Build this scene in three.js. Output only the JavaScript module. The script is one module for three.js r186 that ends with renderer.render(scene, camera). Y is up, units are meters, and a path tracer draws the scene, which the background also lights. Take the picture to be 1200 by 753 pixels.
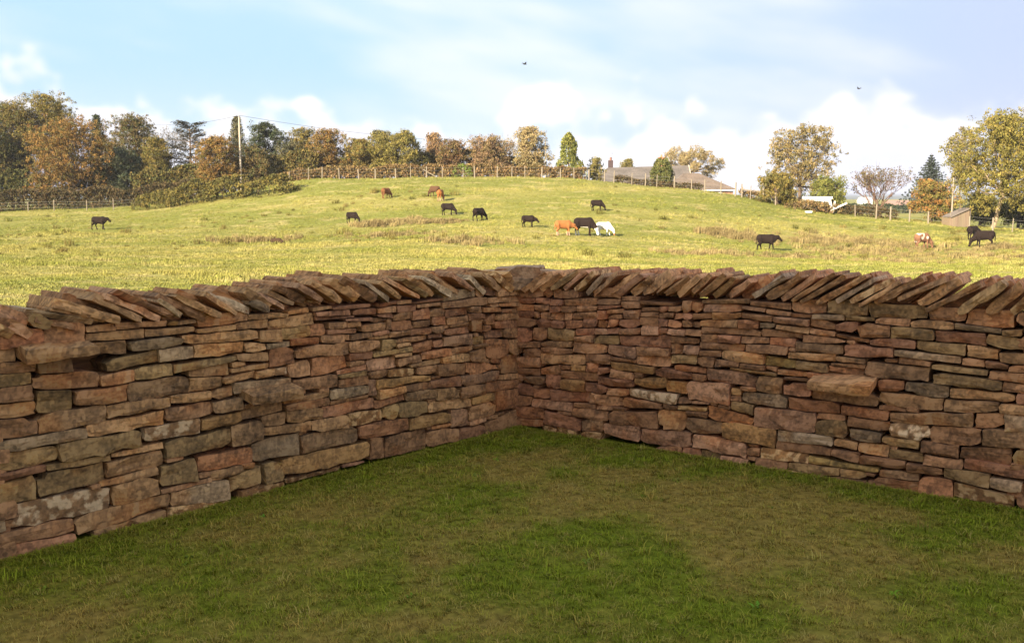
import * as THREE from 'three';
import { mergeGeometries, toCreasedNormals } from 'three/addons/utils/BufferGeometryUtils.js';
import { MarchingCubes } from 'three/addons/objects/MarchingCubes.js';

// ------------------------------------------------------------------ camera, sky, sun, exposure
const scene = new THREE.Scene();
const camera = new THREE.PerspectiveCamera(36.25, 1200 / 753, 0.1, 3000);
camera.position.set(0, 1.6, 0);
camera.rotation.set(-7.35 * Math.PI / 180, 0, 0);

const renderer = new THREE.WebGLRenderer({ antialias: true });
renderer.toneMapping = THREE.LinearToneMapping;
renderer.toneMappingExposure = 3.85;
renderer.shadowMap.enabled = true;

const SUN_EL = 23 * Math.PI / 180, SUN_H = [-0.6, 0.8];
const sunDir = new THREE.Vector3(SUN_H[0] * Math.cos(SUN_EL), Math.sin(SUN_EL), SUN_H[1] * Math.cos(SUN_EL)).normalize();
const sun = new THREE.DirectionalLight(0xffefd4, 4.6);
sun.name = 'sun';
sun.position.copy(sunDir).multiplyScalar(200).add(new THREE.Vector3(0, 0, -60));
sun.target.position.set(0, 0, -60);
sun.castShadow = true; sun.shadow.radius = 1.5;
Object.assign(sun.shadow.camera, { left: -130, right: 130, top: 130, bottom: -130, near: 1, far: 500 });
sun.shadow.mapSize.set(4096, 4096);
scene.add(sun, sun.target);

// ------------------------------------------------------------------ random numbers and noise
function rng(seed) { let a = seed >>> 0; return () => { a = (a + 0x6D2B79F5) | 0; let t = Math.imul(a ^ (a >>> 15), 1 | a); t = (t + Math.imul(t ^ (t >>> 7), 61 | t)) ^ t; return ((t ^ (t >>> 14)) >>> 0) / 4294967296; }; }
const clamp = (v, a, b) => v < a ? a : v > b ? b : v;
const lerp = (a, b, t) => a + (b - a) * t;
const sstep = (a, b, v) => { const t = clamp((v - a) / (b - a), 0, 1); return t * t * (3 - 2 * t); };
const HASH = (() => { const r = rng(99), h = new Float32Array(4096); for (let i = 0; i < 4096; i++) h[i] = r(); return h; })();
const PERM = (() => { const r = rng(7), p = new Uint16Array(8192); for (let i = 0; i < 4096; i++) p[i] = i; for (let i = 4095; i > 0; i--) { const j = Math.floor(r() * (i + 1)); const t = p[i]; p[i] = p[j]; p[j] = t; } for (let i = 0; i < 4096; i++) p[i + 4096] = p[i]; return p; })();
const hsh = (x, y, z) => HASH[PERM[PERM[PERM[x & 4095] + (y & 4095)] + (z & 4095)]];
function noise3(x, y, z) {
  const xi = Math.floor(x), yi = Math.floor(y), zi = Math.floor(z); let u = x - xi, v = y - yi, w = z - zi;
  u = u * u * (3 - 2 * u); v = v * v * (3 - 2 * v); w = w * w * (3 - 2 * w);
  const a = lerp(lerp(hsh(xi, yi, zi), hsh(xi + 1, yi, zi), u), lerp(hsh(xi, yi + 1, zi), hsh(xi + 1, yi + 1, zi), u), v);
  const b = lerp(lerp(hsh(xi, yi, zi + 1), hsh(xi + 1, yi, zi + 1), u), lerp(hsh(xi, yi + 1, zi + 1), hsh(xi + 1, yi + 1, zi + 1), u), v);
  return lerp(a, b, w);
}
function fbm(x, y, z, o = 4) { let s = 0, a = .5, n = 0; for (let i = 0; i < o; i++) { s += a * noise3(x, y, z); n += a; a *= .5; x = x * 2.03 + 11.3; y = y * 2.03 + 5.7; z = z * 2.03 + 3.1; } return s / n; }
// tiling 2-D noise for textures: period p cells
function tnoise(x, y, p, s) {
  const xi = Math.floor(x), yi = Math.floor(y); let u = x - xi, v = y - yi; u = u * u * (3 - 2 * u); v = v * v * (3 - 2 * v);
  const m = (k) => ((k % p) + p) % p;
  return lerp(lerp(hsh(m(xi), m(yi), s), hsh(m(xi + 1), m(yi), s), u), lerp(hsh(m(xi), m(yi + 1), s), hsh(m(xi + 1), m(yi + 1), s), u), v);
}
function tn2(x, y, px, py, s) { x *= px; y *= py; const xi = Math.floor(x), yi = Math.floor(y); let u = x - xi, v = y - yi; u = u * u * (3 - 2 * u); v = v * v * (3 - 2 * v); return lerp(lerp(hsh(xi % px, yi % py, s), hsh((xi + 1) % px, yi % py, s), u), lerp(hsh(xi % px, (yi + 1) % py, s), hsh((xi + 1) % px, (yi + 1) % py, s), u), v); }
function tfbm(x, y, p, s, o) { let t = 0, a = .5, n = 0; for (let i = 0; i < o; i++) { t += a * tnoise(x * p, y * p, p, s + i); n += a; a *= .5; p *= 2; } return t / n; }
const s2l = (c) => { c /= 255; return c <= .04045 ? c / 12.92 : Math.pow((c + .055) / 1.055, 2.4); };
const L3 = (r, g, b) => [s2l(r), s2l(g), s2l(b)];
const mix3 = (a, b, t) => [lerp(a[0], b[0], t), lerp(a[1], b[1], t), lerp(a[2], b[2], t)];

// ------------------------------------------------------------------ the sky: air, a veil of high cloud and a bank of cumulus round the horizon
{
  const W = 2048, Hh = 1024, data = new Float32Array(W * Hh * 4);
  const ZEN = L3(202, 226, 249), BLUE = L3(184, 217, 242), PALE = L3(212, 228, 243), LAV = L3(196, 201, 236), WHITE = L3(250, 248, 251), SHADE = L3(204, 206, 232);
  const K = 1.17 / 3.7;
  for (let j = 0; j < Hh; j++) {
    const el = (j + .5) / Hh * Math.PI - Math.PI / 2, eld = el * 180 / Math.PI, ce = Math.cos(el), se = Math.sin(el);
    for (let i = 0; i < W; i++) {
      const k = (j * W + i) * 4, az = ((i + .5) / W - .5) * 2 * Math.PI;
      const dx = Math.cos(az) * ce, dz = Math.sin(az) * ce, dy = se;
      let c;
      if (eld < -1.5) c = L3(150, 155, 150);
      else {
        const side = fbm(dx * 1.6 + 3.7, dy * 1.6, dz * 1.6 + 8.2, 3);
        const phi = Math.atan2(dx, -dz);                          // broad drift of haze: more lavender to the east
        const lav = clamp(sstep(-.05, .5, Math.sin(phi - .02)) * .85 + (side - .5) * .8, 0, 1) * sstep(60, 8, eld);
        c = mix3(PALE, BLUE, sstep(1, 8, eld)); c = mix3(c, ZEN, sstep(14, 75, eld)); c = mix3(c, LAV, lav);
        // high veil, drawn out sideways
        const v1 = fbm(dx * 4 + 20, dy * 17 + dx * 3, dz * 4, 5);
        c = mix3(c, WHITE, sstep(.40, .80, v1) * .62 * sstep(0, 6, eld));
        // cumulus bank
        if (eld < 14) {
          const n = fbm(dx * 9 + 1.7, dy * 13 + 2.4, dz * 9 + 4.4, 5), n2 = fbm(dx * 26 + 7, dy * 34, dz * 26 + 1, 4), n3 = fbm(dx * 5 + 31, 2.2, dz * 5 + 9, 2);
          const top = 6.1 + (n3 - .45) * 3.2 - sstep(.05, .3, Math.sin(phi)) * 1.1;
          const den = (n - .5) * 7.4 + (n2 - .5) * 4.6 + (top - eld) * .75;
          const a = .96 * sstep(0, 1.15, den) * sstep(14, 10, eld) * lerp(1, .55, lav);
          const cs = clamp(sstep(.6, 4.5, den) * .75 + (.5 - n2) * 1.1, 0, 1) * lerp(1.1, .6, sstep(-.35, .0, Math.sin(phi)));
          c = mix3(c, mix3(WHITE, SHADE, cs), a);
        }
      }
      data[k] = c[0] * K; data[k + 1] = c[1] * K; data[k + 2] = c[2] * K; data[k + 3] = 1;
    }
  }
  const tex = new THREE.DataTexture(data, W, Hh, THREE.RGBAFormat, THREE.FloatType);
  tex.mapping = THREE.EquirectangularReflectionMapping; tex.colorSpace = THREE.LinearSRGBColorSpace;
  tex.magFilter = THREE.LinearFilter; tex.minFilter = THREE.LinearFilter; tex.needsUpdate = true;
  scene.background = tex; scene.environment = tex;
}

// ------------------------------------------------------------------ helpers
const taken = {};
function numbered(n) { if (!(n in taken)) { taken[n] = 0; return n; } taken[n]++; return n + '_' + String(taken[n]).padStart(3, '0'); }
function shade(o) { o.castShadow = true; o.receiveShadow = true; return o; }
function part(name, geo, mat, parent) { const m = shade(new THREE.Mesh(geo, mat)); m.name = name; parent.add(m); return m; }
function thing(name, label, category, pos = [0, 0, 0], turn = 0, group) {
  const g = new THREE.Group(); g.name = numbered(name); g.position.set(...pos); g.rotation.y = turn;
  g.userData = { label, category }; if (group) g.userData.group = group; scene.add(g); return g;
}
function structure(name, geo, mat) { const m = shade(new THREE.Mesh(geo, mat)); m.name = name; m.userData.kind = 'structure'; scene.add(m); return m; }
const V = (x, y, z) => new THREE.Vector3(x, y, z);
const matte = (o) => new THREE.MeshPhysicalMaterial({ roughness: 1, specularIntensity: .15, ...o });
function mat(rgb, rough = .9, extra = {}) { const m = new THREE.MeshStandardMaterial({ roughness: rough, ...extra }); m.color.setRGB(...rgb); return m; }
// collects triangles with vertex colours
class Soup {
  constructor() { this.p = []; this.c = []; this.i = []; }
  v(x, y, z, c) { this.p.push(x, y, z); this.c.push(c[0], c[1], c[2]); return this.p.length / 3 - 1; }
  quad(a, b, c, d) { this.i.push(a, b, c, a, c, d); }
  tube(pts, radii, sides, col) {
    let prev = null; const up = V(0, 1, 0);
    for (let k = 0; k < pts.length; k++) {
      const a = pts[Math.max(0, k - 1)], b = pts[Math.min(pts.length - 1, k + 1)];
      const t = b.clone().sub(a).normalize(); let n = Math.abs(t.y) > .9 ? V(1, 0, 0) : up.clone(); n.sub(t.clone().multiplyScalar(n.dot(t))).normalize(); const bi = t.clone().cross(n);
      const ring = [];
      for (let s = 0; s < sides; s++) { const q = s / sides * 6.2832; ring.push(this.v(pts[k].x + (n.x * Math.cos(q) + bi.x * Math.sin(q)) * radii[k], pts[k].y + (n.y * Math.cos(q) + bi.y * Math.sin(q)) * radii[k], pts[k].z + (n.z * Math.cos(q) + bi.z * Math.sin(q)) * radii[k], col)); }
      if (prev) for (let s = 0; s < sides; s++) this.quad(prev[s], prev[(s + 1) % sides], ring[(s + 1) % sides], ring[s]);
      prev = ring;
    }
    const tip = this.v(pts[pts.length - 1].x, pts[pts.length - 1].y, pts[pts.length - 1].z, col);
    for (let s = 0; s < sides; s++) this.i.push(prev[s], prev[(s + 1) % sides], tip);
  }
  leaf(x, y, z, s, r, col, flat = 0) {            // a bent diamond with a random pose
    const th = r() * 6.2832, ph = (r() - .5) * (flat ? 1.1 : 3.0);
    const ax = Math.cos(th) * Math.cos(ph), ay = Math.sin(ph), az = Math.sin(th) * Math.cos(ph);
    let bx = -Math.sin(th), by = (r() - .5) * (flat ? .7 : 2), bz = Math.cos(th); const bl = Math.hypot(bx, by, bz); bx /= bl; by /= bl; bz /= bl;
    const w = s * (.45 + r() * .25);
    const a = this.v(x - ax * s, y - ay * s, z - az * s, col), b = this.v(x + bx * w, y + by * w, z + bz * w, col), c = this.v(x + ax * s, y + ay * s, z + az * s, col), d = this.v(x - bx * w, y - by * w, z - bz * w, col);
    this.quad(a, b, c, d);
  }
  geo(n = true) { const g = new THREE.BufferGeometry(); g.setAttribute('position', new THREE.BufferAttribute(new Float32Array(this.p), 3)); g.setAttribute('color', new THREE.BufferAttribute(new Float32Array(this.c), 3)); g.setIndex(this.i); if (n) g.computeVertexNormals(); return g; }
}
function boxG(w, h, d, x = 0, y = 0, z = 0, ry = 0, rz = 0) { const g = new THREE.BoxGeometry(w, h, d); if (rz) g.rotateZ(rz); if (ry) g.rotateY(ry); g.translate(x, y, z); return g; }
function dataTex(n, m, fn, srgb = true) {
  const d = new Uint8Array(n * m * 4);
  for (let j = 0; j < m; j++) for (let i = 0; i < n; i++) { const c = fn((i + .5) / n, (j + .5) / m), k = (j * n + i) * 4; d[k] = clamp(c[0], 0, 1) * 255; d[k + 1] = clamp(c[1], 0, 1) * 255; d[k + 2] = clamp(c[2], 0, 1) * 255; d[k + 3] = 255; }
  const t = new THREE.DataTexture(d, n, m, THREE.RGBAFormat, THREE.UnsignedByteType); t.wrapS = t.wrapT = THREE.RepeatWrapping; t.magFilter = THREE.LinearFilter; t.minFilter = THREE.LinearMipmapLinearFilter; t.generateMipmaps = true;
  if (srgb) t.colorSpace = THREE.SRGBColorSpace; t.needsUpdate = true; return t;
}
// ------------------------------------------------------------------ terrain: a thin-plate surface through surveyed heights (x, z, height in metres)
const SURVEY = [
  [0, -72, -1.11], [0, -100, 1.36], [0, -118, 3.58], [-7.4, -98, 1.19], [-13.7, -84, -.77], [-5.6, -88, -.2], [-2.8, -84, -.7], [1.3, -77, -.9], [7.7, -88, .18], [-15.8, -66, -1.69],
  [-61.2, -118, -.51], [-73.5, -118, -.81], [-35.6, -85, -1.46], [-41, -113, .07], [-28, -108, 1.25], [-25.5, -116, 3.1], [-16.2, -118, 3.43], [9, -116, 3.3], [13.6, -113, 2.68], [23.8, -106, 1.52],
  [28.8, -101, -.03], [37.3, -98, -.91], [45.5, -93, -1.9], [55.8, -92, -2.26], [18.8, -72, -2.42], [36.3, -76, -2.45], [31.6, -75, -2.33], [45.6, -75, -2.52], [-25.2, -50, -1.5], [-15.8, -52, -1.62],
  [19.6, -45, -1.66], [9.8, -45, -1.66], [0, -46, -1.35], [0, -9, -.2], [-9, -6, -.2], [9, -6, -.2], [0, -20, -.5], [-10, -20, -.5], [12, -20, -.7], [-20, -25, -.7], [20, -25, -1],
  [0, -135, 3.5], [-30, -132, 2.6], [-60, -135, .3], [20, -140, .3], [12, -150, .8], [45, -125, -1.8], [0, -165, 1], [-60, -165, 0], [60, -150, -2.5], [-85, -80, -1.6], [85, -80, -3], [-40, -20, -.8], [40, -20, -1.4], [40, -45, -2.2], [-45, -50, -1.5]];
const tpsExact = (() => {
  const n = SURVEY.length, N = n + 3, A = Array.from({ length: N }, () => new Float64Array(N + 1)), ph = (r2) => r2 < 1e-9 ? 0 : r2 * Math.log(r2) * .5;
  for (let i = 0; i < n; i++) {
    for (let j = 0; j < n; j++) A[i][j] = ph(((SURVEY[i][0] - SURVEY[j][0]) ** 2 + (SURVEY[i][1] - SURVEY[j][1]) ** 2) * 1e-4);
    A[i][i] += .0004;
    A[i][n] = A[n][i] = 1; A[i][n + 1] = A[n + 1][i] = SURVEY[i][0] * .01; A[i][n + 2] = A[n + 2][i] = SURVEY[i][1] * .01; A[i][N] = SURVEY[i][2];
  }
  for (let c = 0; c < N; c++) {
    let p = c; for (let r = c + 1; r < N; r++) if (Math.abs(A[r][c]) > Math.abs(A[p][c])) p = r; const t = A[c]; A[c] = A[p]; A[p] = t;
    for (let r = 0; r < N; r++) if (r !== c) { const f = A[r][c] / A[c][c]; if (f) for (let k = c; k <= N; k++) A[r][k] -= f * A[c][k]; }
  }
  const w = A.map((row, i) => row[N] / row[i]);
  return (x, z) => { let s = w[n] + w[n + 1] * x * .01 + w[n + 2] * z * .01; for (let i = 0; i < n; i++) s += w[i] * ph(((x - SURVEY[i][0]) ** 2 + (z - SURVEY[i][1]) ** 2) * 1e-4); return s; };
})();
const tps = (() => { const nx = 191, nz = 181, g = new Float64Array(nx * nz); for (let j = 0; j < nz; j++) for (let i = 0; i < nx; i++) g[j * nx + i] = tpsExact(i - 95, j - 170); return (x, z) => { const fx = clamp(x + 95, 0, 189.999), fz = clamp(z + 170, 0, 179.999), i = Math.floor(fx), j = Math.floor(fz), u = fx - i, v = fz - j, k = j * nx + i; return lerp(lerp(g[k], g[k + 1], u), lerp(g[k + nx], g[k + nx + 1], u), v); }; })();
const C0 = [0.0415, -6.675], DL = [-0.67402, 0.73871], DR = [0.81618, 0.5778];     // corner of the wall and the directions of its two runs
function groundBase(x, z) {
  let h = tps(clamp(x, -95, 95), clamp(z, -170, 10));
  const far = Math.max(sstep(150, 240, -z), sstep(85, 160, Math.abs(x)));
  h = lerp(h, -3.2, far);
  h = lerp(h, -.2, sstep(-9, -2, z));
  if (z > -8 && Math.abs(x) < 14) h = Math.min(h, -.12);
  return h;
}
function ground(x, z) {
  const d = Math.hypot(x, z), a = sstep(9, 22, d);
  return groundBase(x, z) + a * ((fbm(x * .16, 1.3, z * .16, 3) - .5) * .34 + (fbm(x * .8, 7.7, z * .8, 2) - .5) * .12);
}
// colour of the pasture: patches of green, straw and brown rush
const RUSH = [[24, -78, 3.2], [27, -78, 3.5], [30, -75, 3.5], [17.8, -64, 2.6], [29, -68, 4.5], [33, -68, 4], [38, -75, 2.5], [-9.4, -84, 1.6], [-6, -83.5, 1.3], [-11.5, -82.5, 1.4], [25.6, -71, 3], [17, -80, 1.4], [18.5, -78, 1.6], [-18, -70, 2], [-9, -72, 2.2], [-3, -64, 2], [11, -60, 2], [40, -62, 5], [22, -58, 3]];
function rushAt(x, z) { let s = 0; for (const [a, b, r] of RUSH) { const d = ((x - a) / r) ** 2 + ((z - b) / (r * .8)) ** 2; if (d < 4) s = Math.max(s, Math.exp(-d)); } return s; }
const GREEN = [.188, .190, .040], YELLOW = [.272, .240, .066], STRAW = [.35, .29, .115], RUST = [.25, .178, .062], DEEP = [.115, .115, .02];
function pasture(x, z) {
  const a = fbm(x * .09 + 4, .3, z * .16, 4), b = fbm(x * .55, 4.3, z * .9 + 9, 3), c = fbm(x * 2.1, 8.8, z * 2.6, 3), up = sstep(-70, -112, z);
  let o = mix3(YELLOW, GREEN, sstep(.34, .66, a + up * .10));
  o = mix3(o, STRAW, sstep(.52, .78, b) * .8); o = mix3(o, DEEP, sstep(.60, .80, c) * .5);
  const r = rushAt(x, z); o = mix3(o, RUST, clamp(r * .6 * sstep(.35, .7, b + r * .2), 0, .5));
  return o;
}
const l2s = (v) => v <= .0031308 ? v * 12.92 : 1.055 * Math.pow(v, 1 / 2.4) - .055;
{
  const xs = [], zs = [];
  for (let k = -80; k <= 80; k++) { const t = k / 80; xs.push(Math.sign(t) * (Math.abs(t) * 70 + Math.pow(Math.abs(t), 4) * 700)); }
  for (let k = 0; k <= 250; k++) { const t = k / 250; zs.push(14 - (t * 150 + Math.pow(t, 9) * 900)); }
  zs.unshift(60, 200);
  const P = [], U = [], I = [];
  for (const z of zs) for (const x of xs) { P.push(x, ground(x, z), z); U.push((x + 100) / 200, (z + 150) / 150); }
  const n = xs.length;
  for (let j = 0; j < zs.length - 1; j++) for (let i = 0; i < n - 1; i++) { const a = j * n + i; I.push(a, a + 1, a + n, a + 1, a + n + 1, a + n); }
  const g = new THREE.BufferGeometry(); g.setAttribute('position', new THREE.Float32BufferAttribute(P, 3)); g.setAttribute('uv', new THREE.Float32BufferAttribute(U, 2)); g.setIndex(I); g.computeVertexNormals();
  const tex = dataTex(2048, 1024, (u, v) => { const x = u * 200 - 100, z = v * 150 - 150, c = pasture(x, z), f = .78 + .44 * HASH[(Math.floor(u * 2048) * 131 + Math.floor(v * 1024) * 517) & 4095]; return [l2s(c[0] * f * .85), l2s(c[1] * f * .85), l2s(c[2] * f * .85)]; });
  tex.wrapS = tex.wrapT = THREE.MirroredRepeatWrapping;
  structure('pasture_ground', g, matte({ map: tex }));
}
// the lawn inside the wall
const WORN = [[-.9, -3.9, .7, 1], [-1.5, -4.7, .5, .8], [-.75, -4.7, .6, .9], [-.2, -5.25, .6, .9], [.25, -5.75, .5, .8], [.45, -5, .5, .6], [1.3, -4.9, .6, .7], [1.7, -4.75, .5, .6], [-1.5, -3.55, .5, .6], [0, -3.65, 1.3, -.4], [.65, -3.65, .9, -.3], [-.4, -6, .5, -.6], [-1.1, -5.0, .4, -.6], [1.3, -3.85, .6, -.5], [.4, -4.1, .5, -.5]];
const lawnTone = (x, z) => { let pt = 0; for (const [px, pz, pr, pw] of WORN) { const q = ((x - px) ** 2 + (z - pz) ** 2) / (pr * pr); if (q < 5) pt += pw * Math.exp(-q) * .42; } const a = fbm(x * .75 + 2, 5.5, z * .75 + 1, 3), b = fbm(x * 3.1, 2.2, z * 3.1, 3), near = Math.min((x - C0[0]) * .7387 + (z - C0[1]) * .674, (x - C0[0]) * -.5778 + (z - C0[1]) * .8162); return clamp(pt * .8 + (a - .47) * 1.3 + (b - .5) * 2.4 + .33 - sstep(.45, .1, near) * .5, 0, 1); };
const LGREEN = [.225, .240, .016], LBROWN = [.41, .262, .055], LSTRAW = [.42, .30, .08];
{
  const at = (d, u, b) => [C0[0] + d[0] * u + b[0], C0[1] + d[1] * u + b[1]];
  const pts = [at(DL, 6.5, [-.2, -.2]), [C0[0], C0[1] - .3], at(DR, 6.5, [.2, -.2]), [9.5, 1.45], [-15, 1.45]];
  const s = new THREE.Shape(); pts.forEach(([x, z], i) => i ? s.lineTo(x, -z) : s.moveTo(x, -z));
  const g = new THREE.ShapeGeometry(s); g.rotateX(-Math.PI / 2);
  const pa = g.attributes.position, uv = new Float32Array(pa.count * 2); for (let i = 0; i < pa.count; i++) { uv[i * 2] = (pa.getX(i) + 12) / 24; uv[i * 2 + 1] = (pa.getZ(i) + 12) / 24; }
  g.setAttribute('uv', new THREE.BufferAttribute(uv, 2));
  const tex = dataTex(1536, 1536, (u, v) => { const x = u * 24 - 12, z = v * 24 - 12, t = lawnTone(x, z), f = .5 + .6 * HASH[(Math.floor(u * 1536) * 131 + Math.floor(v * 1536) * 517) & 4095]; const c = mix3(LGREEN, LBROWN, t); return c.map((q) => l2s(q * f * .7)); });
  structure('lawn', g, matte({ map: tex }));
}
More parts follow.
